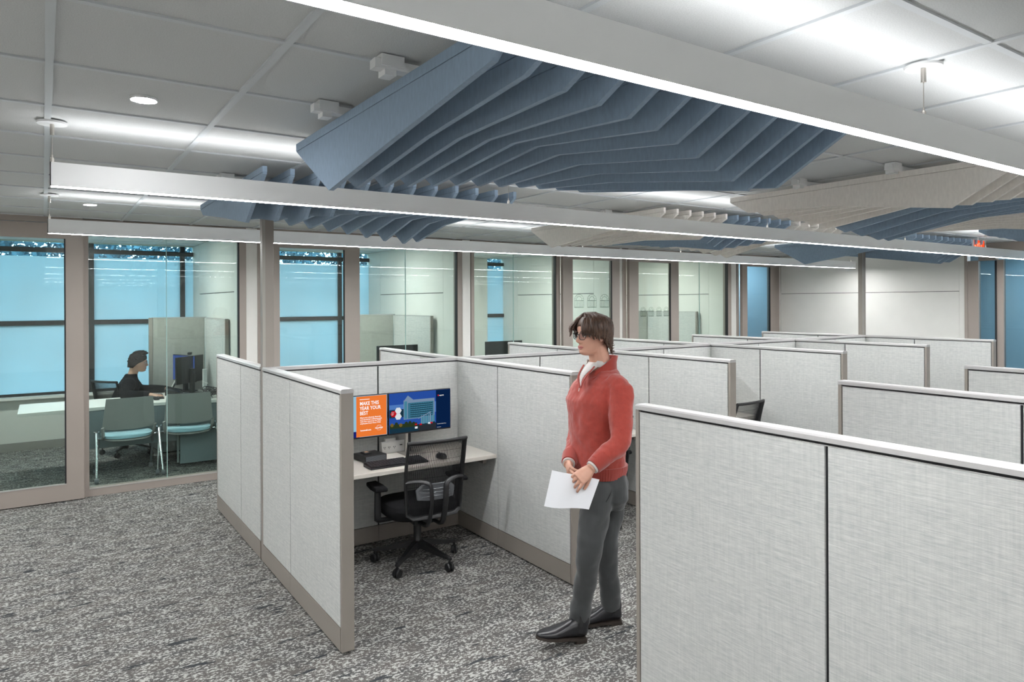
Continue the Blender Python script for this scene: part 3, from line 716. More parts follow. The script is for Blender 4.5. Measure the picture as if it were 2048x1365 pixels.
# docking box with small device on top
t = thing('docking_box', 'black ribbed mini computer at the left of the first desk', 'computer', (1.955, 4.735, .689), .12)
MB().box(-.088, .088, -.085, .085, .004, .046).build('case', blackp, t, bevel=.003)
r = None
for k in range(7):
    if r is None: r = bx(-.08, .08, -.0885, -.084, 0, .0022).build('rib', greyp, t, loc=(0, 0, .009 + k * .005))
    else: copy_obj(r, t).location = (0, 0, .009 + k * .005)
t2 = thing('card_reader', 'little black card reader lying on the mini computer', 'card reader', (1.93, 4.745, .735), .12)
bx(-.03, .03, -.032, .032, 0, .012).build('case', blackp, t2, bevel=.003); bx(-.012, .012, -.014, .012, .012, .0125).build('sticker', mat('sticker', (.75, .45, .3), .6), t2)
# power outlet box
t = thing('power_outlet_box', 'white power outlet strip standing on the back of the first desk', 'power outlet', (2.205, 4.885, .689), -.03)
MB().prism([(-.03, 0), (.035, 0), (.03, .078), (.0, .085), (-.012, .078)], -.10, .20, 'x').build('case', white_lam, t, bevel=.003)
bx(-.065, .02, .0, .035, .05, .105).build('riser', white_lam, t, bevel=.003)
o0 = None
for k, xx in enumerate((-.078, -.042, -.0)):
    f = MB()
    for (a, b) in ((-.006, .004), (.006, .004), (0, -.006)): f.box(a - .0014, a + .0014, -.002, .001, b - .004, b + .004)
    f.build('socket', blackp, t, loc=(xx, -.0215, .040))
bx(-.01, .01, -.002, .001, -.003, .003).build('usb_port', blackp, t, loc=(.055, -.0185, .052))
# keyboard
t = thing('keyboard', 'full size black keyboard on the first desk', 'keyboard', (2.05, 4.49, .689), .0)
MB().prism([(-.068, 0), (.068, 0), (.068, .024), (-.068, .012)], -.218, .436, 'x').build('case', blackp, t, bevel=.003)
kb = MB()
for r_ in range(6):
    for c_ in range(20):
        if c_ in (14,) or (c_ == 18 and r_ < 0): continue
        x = -.206 + c_ * .0207; y = -.054 + r_ * .0205; z = .0145 + (y + .068) * .088
        kb.box(x, x + .0172, y, y + .0165, z, z + .006)
kb.build('keys', mat('keycap', (.03, .03, .034), .5), t)['kind'] = 'stuff'
t = thing('mouse', 'black computer mouse on the first desk, seen through the chair mesh', 'mouse', (2.405, 4.49, .689), .1)
MB().loft([[(.033 * s * math.cos(a), .055 * s * math.sin(a), z) for a in [2 * math.pi * k / 16 for k in range(16)]] for (s, z) in ((.9, 0), (1, .008), (.97, .018), (.8, .028), (.45, .034), (.08, .0355))]).build('shell', blackp, t, smooth=True)
MB().lathe([(.001, -.003), (.006, -.003), (.006, .003), (.001, .003)], (0, .03, .034), 10, 'x').build('wheel', greyp, t)

# ------------------------------------------------------------------ task chair (faces local +Y)
def caster(t, a, R, par=None):
    x, y = R * math.cos(a), R * math.sin(a)
    c = MB()
    for s in (-1, 1): c.lathe([(.004, -.009), (.026, -.009), (.030, -.004), (.030, .004), (.026, .009), (.004, .009)], (s * .014, 0, .030), 18, 'x')
    c.box(-.004, .004, -.03, .012, .025, .062).lathe([(.008, .04), (.008, .085)], (0, 0, 0), 8)
    return c.build('caster', blackp, t, loc=(x, y, 0), smooth=True)
def task_chair(label, loc, rz, base_rot=0.0):
    t = thing('task_chair', label, 'office chair', loc, rz, 'black mesh task chairs')
    for k in range(5):
        a = base_rot + math.radians(5 + 72 * k); c, s = math.cos(a), math.sin(a); n = Vector((-s, c, 0))
        rings = []
        for (rr, z, hw, hh) in ((.03, .135, .030, .022), (.10, .125, .026, .020), (.22, .100, .019, .013), (.300, .090, .016, .010), (.315, .085, .012, .008)):
            o = Vector((c * rr, s * rr, z)); rings.append([o + n * hw + UP * hh * -1, o + n * hw * .8 + UP * hh, o - n * hw * .8 + UP * hh, o - n * hw - UP * hh])
        MB().loft(rings).build('base_leg', blackp, t, bevel=.003)
        cb = caster(t, a, .300); cb.rotation_euler = (0, 0, random.uniform(-1.2, 1.2))
    MB().lathe([(.036, .10), (.038, .145), (.030, .155), (.027, .16), (.027, .27), (.022, .27), (.022, .31), (.05, .315), (.05, .33)], n=18).build('gas_lift', blackp, t, smooth=True)
    MB().box(-.09, .09, -.16, .10, .31, .36).box(-.13, .13, -.03, .03, .32, .355).build('mechanism', blackp, t, bevel=.01)
    def rr_ring(w, d, z, yo=0, n=36, p=3.4):
        out = []
        for k in range(n):
            a = 2 * math.pi * k / n; c, s = math.cos(a), math.sin(a)
            out.append((w * abs(c) ** (2 / p) * (1 if c >= 0 else -1), yo + d * abs(s) ** (2 / p) * (1 if s >= 0 else -1), z))
        return out
    MB().loft([rr_ring(.20, .19, .350), rr_ring(.235, .225, .360), rr_ring(.255, .24, .385), rr_ring(.255, .24, .425), rr_ring(.24, .225, .445), rr_ring(.18, .17, .452)]).build('seat', blackf, t, smooth=True)
    # back: a leaning frame, thin upright strands between
    def bp(x, z):         # point on the back surface
        f = (z - .44) / .50; y = -.29 - .085 * f + .02 * math.sin(f * 3.1)
        return Vector((x, y - .035 * (1 - (x / .22) ** 2) * (1 if z < .8 else .8) + .02, z))
    def hw(z): f = (z - .40) / .51; return .186 + .018 * math.sin(min(f, 1) * 2.2)
    zs = [.43 + .48 * k / 12 for k in range(13)]
    L = [bp(-hw(z), z) for z in zs]; Rr = [bp(hw(z), z) for z in zs]
    top = [bp(-hw(.91) + 2 * hw(.91) * k / 8, .91) for k in range(9)]
    bot = [bp(-hw(.44) * .80 + 2 * .80 * hw(.44) * k / 8, .405) for k in range(9)]
    fr = MB()
    fr.tube(L[::-1] + [bot[0] + Vector((-.0, 0, 0.0))] + bot[1:-1] + [bot[-1]] + Rr, [(.019, .011)] * 13 + [(.024, .012)] * 9 + [(.019, .011)] * 13, 8)
    fr.tube([top[0] + Vector((-.012, 0, 0))] + top[1:-1] + [top[-1] + Vector((.012, 0, 0))], (.012, .016), 8)
    fr.build('back_frame', blackp, t, smooth=True)
    st = MB(); N = 60
    for k in range(N):
        f = -1 + 2 * (k + .5) / N; pts = []
        for j in range(10):
            z = .42 + .485 * j / 9; pts.append(bp(f * (hw(z) - .008), z) + Vector((0, .004, 0)))
        for a, b in zip(pts, pts[1:]):
            o_ = len(st.v); h = .0022
            st.v += [tuple(a + Vector((-h, 0, 0))), tuple(a + Vector((h, 0, 0))), tuple(b + Vector((h, 0, 0))), tuple(b + Vector((-h, 0, 0)))]
            st.f.append((o_, o_ + 1, o_ + 2, o_ + 3)); st.mi.append(0)
    for j in range(9):
        z = .43 + .47 * j / 8; a = bp(-hw(z) + .01, z); b = bp(0, z); c = bp(hw(z) - .01, z)
        pts = [bp(-hw(z) + .01 + (2 * hw(z) - .02) * k / 6, z) + Vector((0, .0045, 0)) for k in range(7)]
        for a, b in zip(pts, pts[1:]):
            o_ = len(st.v); h = .0008
            st.v += [tuple(a + Vector((0, 0, -h))), tuple(b + Vector((0, 0, -h))), tuple(b + Vector((0, 0, h))), tuple(a + Vector((0, 0, h)))]
            st.f.append((o_, o_ + 1, o_ + 2, o_ + 3)); st.mi.append(0)
    st.build('back_mesh', mesh_m, t, fix=False)['kind'] = 'stuff'
    # lumbar pad with ribs
    lp = MB().loft([[bp(x * s, .57 + dz) + Vector((0, yo, 0)) for (x, dz) in ((-.13, -.045), (-.05, -.055), (.05, -.055), (.13, -.045), (.14, .02), (.10, .055), (-.10, .055), (-.14, .02))] for (yo, s) in ((.0, 1.0), (-.014, 1.0), (-.018, .92))]).build('lumbar_pad', greyp, t, bevel=.003)
    for k in range(3): MB().tube([bp(-.10 + .2 * j / 5, .545 + k * .024) + Vector((0, -.022, 0)) for j in range(6)], .004, 6).build('rib', greyp, lp)
    # two uprights that carry the back
    for s in (-1, 1):
        MB().tube([bp(s * .205, .645) + Vector((0, -.01, 0)), bp(s * .14, .655) + Vector((0, -.028, 0)), bp(s * .065, .635) + Vector((0, -.045, 0)), bp(s * .052, .585) + Vector((0, -.055, 0)), bp(s * .05, .50) + Vector((0, -.055, 0)), Vector((s * .05, -.30, .35)), Vector((s * .05, -.12, .335))],
                  [(.012, .010), (.014, .010), (.018, .010), (.019, .010), (.019, .011), (.018, .012), (.016, .012)], 8, smooth_path=4).build('back_support', blackp, t, smooth=True)
        ar = MB().tube([(s * .12, .0, .34), (s * .28, -.02, .345), (s * .300, -.03, .38), (s * .300, -.03, .56)], [(.014, .022), (.014, .022), (.014, .024), (.013, .022)], 8, smooth_path=4).build('armrest', blackp, t, smooth=True)
        MB().loft([[(s * .300 + x * k, -.01 + y * k, z) for (x, y) in ((-.042, -.10), (-.048, .0), (-.036, .11), (.036, .12), (.045, .0), (.04, -.11))] for (k, z) in ((.9, .555), (1, .562), (1, .580), (.9, .587))]).build('arm_pad', blackf, ar, bevel=.004)
    return t
ch1 = task_chair('black mesh-back chair at the first desk, empty, between the partitions', (2.175, 4.42, 0), -.06)
copy_tree(ch1, (3.75, 4.42, 0), -.25, 'black task chair behind the walking man, only a leg and caster in view')
copy_tree(ch1, (5.25, 4.33, 0), math.radians(5), 'black mesh-back chair in the third cubicle, only its back corner in view')

# ------------------------------------------------------------------ first office: L desk, screens, cabinet, guest chairs
OP = mat('office_panel', (.36, .36, .33), .8, noise=(30, .04, 2))
def office_set(ox, lab, full=False):
    t = thing('office_screen', lab[0], 'privacy screen', (ox, 9.57, 0))
    MB().box(-.62, -.025, -.02, .015, .02, 1.645).build('panel', OP, t, bevel=.003); bx(-.66, -.62, -.025, .02, .0, 1.655).build('end_post', taupe, t)
    bx(-.62, .0, -.022, .017, 1.645, 1.66).build('top_cap', cap_m, t)
    MB().box(-.02, .012, -1.20, -.03, .02, 1.64).build('fabric_panel', panel_cloth, t, bevel=.003); bx(-.024, .014, -1.225, -1.20, 0, 1.65).build('end_post', taupe, t)
    bx(-.022, .014, -1.20, .0, 1.64, 1.65).build('top_cap', cap_m, t)
    d_ = thing('office_desk', lab[1], 'desk', (ox - 1.95, 8.42, 0))
    W = 1.92
    MB().prism([(0.0, 0.0), (1.16, .13), (1.22, .10), (W, -.04), (W, 1.12), (1.30, 1.12), (1.2, .82), (0, .80)], .705, .035, 'z').build('desktop', white_lam, d_, bevel=.003)
    MB().box(.55, .57, .08, .75, .05, .70).box(1.9 - .45, 1.47, .10, .12, .05, .70).build('leg_panel', deskgrey, d_)
    MB().box(.57, 1.45, .10, .12, .30, .70).box(1.47, W - .02, .02, .04, .05, .70).build('modesty_panel', mat('modesty', (.16, .20, .215), .5), d_)
    return t
office_set(1.735, ('grey tackboard screen standing behind the seated man\'s monitors', 'white L-shaped desk at which the man in the dark jacket sits'))
office_set(4.345, ('tackboard screen in the second office, behind the leftmost partitions', 'white desk hidden in the second office'))
office_set(9.60, ('tackboard screen in the fourth office, low behind the glass', 'white desk hidden in the fourth office'))
# mobile pedestal with two drawers
t = thing('drawer_pedestal', 'grey drawer cabinet on casters under the office desk', 'cabinet', (1.36, 9.12, 0), .12)
bx(-.26, .26, -.22, .30, .115, .56).build('body', mat('pedestal', (.30, .34, .345), .5), t, bevel=.004)
for z0, z1 in ((.13, .33), (.34, .545)):
    dr = bx(-.255, .255, -.236, -.221, z0, z1).build('drawer', mat('pedestal', (.3, .34, .345), .5), t, bevel=.003); bx(-.06, .06, -.240, -.236, z1 - .02, z1 - .012).build('pull', greyp, dr)
bx(-.25, .25, -.21, .29, .10, .116).build('plinth', blackp, t)
for x, y in ((-.2, -.17), (.2, -.17), (-.2, .24), (.2, .24)): MB().lathe([(.004, -.02), (.03, -.02), (.03, .02), (.004, .02)], (x, y, .031), 14, 'x').box(x - .01, x + .01, y - .01, y + .01, .03, .10).build('caster', greyp, t)
# the seated man's screens, seen from behind, phone, keyboard, cables
for i, (x, y, rz, s) in enumerate(((1.47, 9.10, math.radians(48), 'dark back of the nearer monitor facing the seated man'), (1.44, 9.37, math.radians(112), 'farther monitor beside the seated man, its glowing corner in view'))):
    m_ = thing('office_monitor', s, 'monitor', (x, y, .745), rz)
    bx(-.27, .27, 0, .022, .13, .45).build('housing', dark_edge, m_, bevel=.004)
    bx(-.262, .262, .0225, .0235, .14, .442).build('screen', emit('scr_office', (.05, .10, .35), .8), m_)
    MB().box(-.025, .025, -.04, 0, .0, .30).box(-.10, .10, -.12, .06, 0, .01).build('stand', blackp, m_)
t = thing('webcam', 'small dark webcam clipped above the office monitors', 'webcam', (1.50, 9.33, 1.197), math.radians(70))
bx(-.045, .045, -.02, .02, 0, .03).build('body', blackp, t, bevel=.006); MB().lathe([(.002, 0), (.010, 0), (.010, .006), (.002, .006)], (0, .019, .015), 12, 'y').build('lens', greyp, t)
t = thing('desk_phone', 'black desk phone beside the seated man\'s left hand', 'phone', (1.30, 9.14, .742), math.radians(80))
MB().prism([(-.09, 0), (.10, 0), (.10, .075), (-.09, .022)], -.10, .17, 'x').build('base', blackp, t, bevel=.004)
MB().tube([(-.075, -.08, .045), (-.075, -.05, .062), (-.075, .05, .092), (-.075, .09, .095)], [(.02, .016), (.013, .011), (.013, .011), (.02, .016)], 8).build('handset', blackp, t, smooth=True)
t = thing('tablet_stand', 'slanted white-edged tablet leaning behind the phone', 'tablet', (1.28, 9.36, .742), math.radians(75))
MB().quadbox([(-.11, 0, 0), (.11, 0, 0), (.11, .012, 0), (-.11, .012, 0), (-.11, -.10, .20), (.11, -.10, .20), (.11, -.088, .205), (-.11, -.088, .205)]).build('tablet', white_lam, t); MB().quadbox([(-.10, -.012, .01), (.10, -.012, .01), (.10, -.010, .01), (-.10, -.010, .01), (-.10, -.106, .19), (.10, -.106, .19), (.10, -.104, .19), (-.10, -.104, .19)]).build('display', blackp, t)
t = thing('office_mouse', 'black mouse under the seated man\'s right hand', 'mouse', (1.06, 8.74, .741)); MB().lathe([(.03, 0), (.032, .01), (.025, .025), (.008, .032)], n=14).build('shell', blackp, t, smooth=True)
t = thing('office_keyboard', 'dark keyboard between the seated man\'s hands', 'keyboard', (1.09, 8.99, .741), math.radians(85)); MB().prism([(-.07, 0), (.07, 0), (.07, .022), (-.07, .012)], -.2, .4, 'x').build('case', blackp, t)
kb = MB()
for r_ in range(5):
    for c_ in range(16): kb.box(-.19 + c_ * .024, -.171 + c_ * .024, -.06 + r_ * .024, -.041 + r_ * .024, .014 + r_ * .0019, .020 + r_ * .0019)
kb.build('keys', mat('keycap', (.03, .03, .034), .5), t)['kind'] = 'stuff'
t = thing('cable_bundle', 'tangle of black cables behind the office monitors', 'cables', (1.60, 8.62, .741))
cb = MB(); rnd = random.Random(2)
for k in range(9):
    cb.tube([Vector((rnd.uniform(-.10, .10), rnd.uniform(-.14, .14), rnd.uniform(.005, .12))) for _ in range(6)], .004, 5, smooth_path=4)
cb.build('cable', blackp, t, smooth=True)
t = thing('steel_riser', 'slim pale upright post at the right end of the office monitors', 'stand', (1.585, 8.86, .741))
bx(-.02, .02, -.03, .03, 0, .31).build('upright', mat('light_metal', (.5, .52, .52), .4), t, bevel=.003); MB().tube([(-.03, -.03, .17), (.03, -.035, .14)], .004, 6).build('tie', white_lam, t)

def guest_chair(label, loc, rz):
    t = thing('guest_chair', label, 'chair', loc, rz, 'grey and pale blue guest chairs')   # faces local +Y
    gb = mat('chair_grey', (.25, .255, .25), .75); sb = mat('seat_blue', (.30, .50, .58), .85, sheen=.2)
    seat = MB()
    def rg(w, d, z, n=28):
        out = []
        for k in range(n):
            a = 2 * math.pi * k / n; c, s = math.cos(a), math.sin(a)
            x = w * abs(c) ** .55 * (1 if c >= 0 else -1); y = d * abs(s) ** .55 * (1 if s >= 0 else -1)
            out.append((x, y, z - .016 * (1 - (x / .25) ** 2)))
        return out
    seat.loft([rg(.21, .20, .425), rg(.235, .225, .44), rg(.235, .225, .462), rg(.21, .20, .478)]).build('seat', sb, t, smooth=True)
    MB().loft([rg(.20, .19, .405), rg(.225, .215, .412), rg(.225, .215, .428)]).build('seat_shell', gb, t, smooth=True)
    bk = MB(); rows = []
    for j in range(12):
        z = .53 + .32 * j / 11; f = j / 11; w = .245 - .028 * f; y = -.205 - .075 * f
        rows.append([Vector((x * w, y - .03 * (1 - x * x) + .03, z - (.015 * (1 - x * x) if j == 0 else 0))) for x in [-1 + 2 * k / 12 for k in range(13)]])
    o_ = 0
    for r_ in rows: bk.v += [tuple(p) for p in r_]
    n0 = len(bk.v)
    for r_ in rows: bk.v += [tuple(p + Vector((0, .012, 0))) for p in r_]
    for j in range(11):
        for k in range(12):
            a = j * 13 + k; bk.f.append((a, a + 1, a + 14, a + 13)); bk.f.append((n0 + a, n0 + a + 13, n0 + a + 14, n0 + a + 1)); bk.mi += [0, 0]
    per = [k for k in range(13)] + [j * 13 + 12 for j in range(1, 12)] + [11 * 13 + k for k in range(11, -1, -1)] + [j * 13 for j in range(10, 0, -1)]
    for a, b in zip(per, per[1:] + per[:1]): bk.f.append((a, n0 + a, n0 + b, b)); bk.mi.append(0)
    bk.build('backrest', gb, t, smooth=True)
    for s in (-1, 1):
        MB().tube([(s * .243, -.20, .55), (s * .235, -.17, .47), (s * .225, -.10, .42)], (.022, .010), 8, smooth_path=3).build('back_bracket', gb, t, smooth=True)
        MB().tube([(s * .225, -.05, .42), (s * .275, -.06, .425), (s * .285, -.08, .42)], .011, 8).build('side_rail', chrome, t, smooth=True)
        l1 = MB().tube([(s * .29, -.13, .50), (s * .295, -.20, .28), (s * .305, -.27, .055)], .011, 8).build('leg', chrome, t, smooth=True)
        l2 = MB().tube([(s * .255, -.02, .42), (s * .262, .12, .20), (s * .27, .22, .055)], .011, 8).build('leg', greyp, t, smooth=True)
        MB().lathe([(.001, .50), (.026, .503), (.027, .512), (.001, .514)], (s * .29, -.13, 0), 14).build('foot_cap', chrome, l1, smooth=True)
        for l_, (x, y) in ((l1, (s * .307, -.275)), (l2, (s * .27, .225))):
            MB().lathe([(.004, -.018), (.026, -.018), (.029, 0), (.026, .018), (.004, .018)], (x, y, .029), 14, 'x').build('caster', greyp, l_, smooth=True)
    return t
gc = guest_chair('left grey guest chair with a pale blue seat, its back to the glass', (.735, 8.47, 0), .05)
copy_tree(gc, (1.345, 8.50, 0), -.12, 'right grey guest chair with a pale blue seat, half behind the partition')
copy_tree(ch1, (.88, 9.68, 0), math.radians(-55), 'black mesh chair on which the man in the dark jacket sits')
# dark monitor backs seen low through the glass of offices two and three
for x, y, s in ((4.05, 8.75, 'dark monitor low behind the glass of the second office'), (5.75, 8.72, 'dark monitor low behind the glass of the third office')):
    m_ = thing('low_monitor', s, 'monitor', (x, y, .745), 0)
    bx(-.33, .33, 0, .025, .14, .50).build('housing', dark_edge, m_, bevel=.004); MB().box(-.02, .02, .025, .05, 0, .3).box(-.11, .11, -.06, .10, 0, .01).build('stand', greyp, m_)
d_ = thing('office_desk', 'white desk hidden in the third office', 'desk', (5.0, 8.42, 0)); bx(0, 1.9, 0, .8, .71, .745).build('desktop', white_lam, d_, bevel=.003)
for xx in (.05, 1.83): bx(xx, xx + .02, .05, .75, 0, .71).build('leg_panel', deskgrey, d_)

# frosted arch decals on two door panes
dec = glass_mat('frost_decal', (.72, .75, .73), .2)
def decal(x, z, wd, h, label):
    t = thing('arch_decal', label, 'decal', (x, WG - .0845, z), 0, 'frosted arch decals on the office doors'); r = wd / 2
    mb = MB(); zc = h - r
    def arc(r0, r1):
        pts = [(r1 * math.cos(a), zc + r1 * math.sin(a)) for a in [math.pi * k / 12 for k in range(13)]] + [(r0 * math.cos(a), zc + r0 * math.sin(a)) for a in [math.pi * (12 - k) / 12 for k in range(13)]]
        for k in range(12):
            mb.prism([pts[k], pts[k + 1], pts[24 - k], pts[25 - k]], 0, .0008, 'y')
    arc(r * .93, r); arc(r * .55, r * .62)
    for k in range(5): a = math.pi * (k + .5) / 5; mb.prism([(r * .62 * math.cos(a - .03), zc + r * .62 * math.sin(a - .03)), (r * .93 * math.cos(a - .02), zc + r * .93 * math.sin(a - .02)), (r * .93 * math.cos(a + .02), zc + r * .93 * math.sin(a + .02)), (r * .62 * math.cos(a + .03), zc + r * .62 * math.sin(a + .03))], 0, .0008, 'y')
    mb.box(-r, r, 0, .0008, zc - .01, zc); mb.box(-r, r, 0, .0008, 0, .012)
    for k in range(7): x_ = -r + (2 * r - .008) * k / 6; mb.box(x_, x_ + .008, 0, .0008, .012, zc - .01)
    mb.build('print', dec, t, fix=False)
for i, x in enumerate((6.31, 6.55, 6.79)): decal(x, 1.745, .175, .195, ('left', 'middle', 'right')[i] + ' of the three large frosted arches on the third office door')
for i, x in enumerate((7.57, 7.74, 7.91, 8.07)): decal(x, 1.60, .115, .145, ('leftmost', 'second from left', 'third from left', 'rightmost')[i] + ' of the four small frosted arches on the fourth office door')

# ------------------------------------------------------------------ people
skin = mat('skin', (.52, .28, .20), .5, noise=(14, .06, 3)); skin2 = mat('skin_office', (.50, .29, .21), .5)
lip_m = mat('lips', (.50, .18, .16), .45); eye_w = mat('eye_white', (.7, .68, .66), .25); eye_d = mat('eye_dark', (.03, .02, .015), .2)
def frame_m(o, f, up=UP):
    f = f.normalized(); l = up.cross(f).normalized(); u = f.cross(l).normalized()
    m = Matrix((f, l, u)).transposed().to_4x4(); m.translation = o; return m       # local x forward, y left, z up
HEAD = [(-.118, .052, .030, .018), (-.112, .074, .000, .032), (-.100, .086, -.030, .042), (-.080, .088, -.055, .051), (-.060, .085, -.070, .057), (-.035, .085, -.082, .064), (-.010, .084, -.090, .070),
        (.015, .085, -.097, .074), (.035, .090, -.099, .075), (.060, .084, -.097, .073), (.082, .067, -.086, .063), (.100, .040, -.062, .045), (.111, .008, -.030, .020)]
def head_mb(mb, m, s=1.0):
    rings = []; N = 48
    zz = [-.118 + .229 * k / 44 for k in range(45)]
    def prof(z):
        for a, b in zip(HEAD, HEAD[1:]):
            if a[0] <= z <= b[0] + 1e-9:
                t = (z - a[0]) / (b[0] - a[0]); return [p + (q - p) * t for p, q in zip(a[1:], b[1:])]
        return HEAD[-1][1:]
    g = lambda v, c, w_: math.exp(-((v - c) / w_) ** 2)
    for z in zz:
        fx, bxx, hw = prof(z); cx = (fx + bxx) / 2; hx = (fx - bxx) / 2; ring = []
        for k in range(N):
            a = 2 * math.pi * k / N; x = cx + hx * math.cos(a); y = hw * math.sin(a)
            if math.cos(a) > 0:
                nz = g(y, 0, .011) * (.030 * g(z, -.030, .016) + .016 * g(z, -.008, .018) + .008 * g(z, .012, .014))
                nz += .010 * (g(y, .013, .007) + g(y, -.013, .007)) * g(z, -.036, .008)
                lp_ = .007 * g(y, 0, .022) * (g(z, -.060, .006) + g(z, -.072, .006)) - .003 * g(y, 0, .024) * g(z, -.066, .003)
                ey = -.011 * (g(y, .031, .014) + g(y, -.031, .014)) * g(z, .000, .013)
                bw = .004 * (g(y, .028, .02) + g(y, -.028, .02)) * g(z, .022, .008); ch = .006 * g(y, 0, .02) * g(z, -.098, .012)
                ck = .003 * (g(y, .045, .016) + g(y, -.045, .016)) * g(z, -.025, .018)
                x += nz + lp_ + ey + bw + ch + ck
            ring.append(m @ Vector((x * s, y * s, z * s)))
        rings.append(ring)
    mb.loft(rings)
    for sd in (-1, 1):
        mb.loft([[m @ (Vector((-.006 + .017 * r * math.cos(a) - .006 * math.sin(a) * r, sd * (.069 + d_), -.012 + .030 * r * math.sin(a))) * s) for a in [2 * math.pi * k / 14 for k in range(14)]] for (r, d_) in ((.7, -.006), (.8, .004), (1.0, .013), (.92, .016), (.5, .011))])
def face_parts(par, m, s, brow_m, iris=True):
    for sd in (-1, 1):
        e = MB(); c = m @ (Vector((.0735, sd * .031, .000)) * s); e.loft([[c + (m.to_3x3() @ Vector((.012 * math.cos(t), .0125 * math.sin(t) * math.cos(a), .0085 * math.sin(t) * math.sin(a)))) * s for a in [2 * math.pi * k / 12 for k in range(12)]] for t in (.05, .5, .9, 1.3, 1.6)]).build('eye', eye_w, par, smooth='all')
        c2 = m @ (Vector((.0845, sd * .031, .000)) * s); MB().loft([[c2 + (m.to_3x3() @ Vector((.001 * (1 - r), .0055 * r * math.cos(a), .0055 * r * math.sin(a)))) * s for a in [2 * math.pi * k / 10 for k in range(10)]] for r in (1, .6, .05)]).build('iris', eye_d, par)
        MB().tube([m @ (Vector((x, sd * y, z)) * s) for x, y, z in ((.094, .014, .019), (.093, .028, .024), (.083, .046, .020))], [(.003 * s, .0025 * s), (.0035 * s, .003 * s), (.002 * s, .002 * s)], 6, smooth_path=3).build('eyebrow', brow_m, par, smooth='all')
    MB().tube([m @ (Vector((x, y, z)) * s) for x, y, z in ((.084, .024, -.067), (.0915, .010, -.063), (.093, 0, -.0645), (.0915, -.010, -.063), (.084, -.024, -.067))], [.002 * s, .0045 * s, .0045 * s, .0045 * s, .002 * s], 8, smooth_path=3).build('upper_lip', lip_m, par, smooth='all')
    MB().tube([m @ (Vector((x, y, z)) * s) for x, y, z in ((.084, .022, -.068), (.090, .010, -.0725), (.0915, 0, -.073), (.090, -.010, -.0725), (.084, -.022, -.068))], [.002 * s, .0045 * s, .005 * s, .0045 * s, .002 * s], 8, smooth_path=3).build('lower_lip', lip_m, par, smooth='all')
def glasses(par, m, s, r=.0016):
    lens = glass_mat('lens_glass', (.95, .93, .95), .8) if 'lens_glass' not in MATS else MATS['lens_glass']
    fr = MB()
    for sd in (-1, 1):
        pts = [(.100, sd * (.033 + .023 * abs(math.cos(a)) ** .7 * (1 if math.cos(a) > 0 else -1)), -.004 + .0185 * abs(math.sin(a)) ** .7 * (1 if math.sin(a) > 0 else -1)) for a in [2 * math.pi * k / 20 for k in range(20)]]
        pts = [m @ (Vector((p[0] - .010 * (abs(p[1]) / .056) ** 2, p[1], p[2])) * s) for p in pts]
        fr.tube(pts + [pts[0]], r * s * 1.15, 6)
        MB().loft([[p + (m.to_3x3() @ Vector((d_, 0, 0))) for p in pts] for d_ in (0, .0008)]).build('lens', lens, par)
        fr.tube([m @ (Vector(p) * s) for p in ((.090, sd * .056, .010), (.083, sd * .073, .010), (.0, sd * .078, .006), (-.012, sd * .078, -.006))], r * s * 1.3, 6)
    fr.tube([m @ (Vector(p) * s) for p in ((.099, .010, .004), (.102, 0, .007), (.099, -.010, .004))], r * s * 1.3, 6)
    fr.build('glasses', blackp, par, smooth='all')
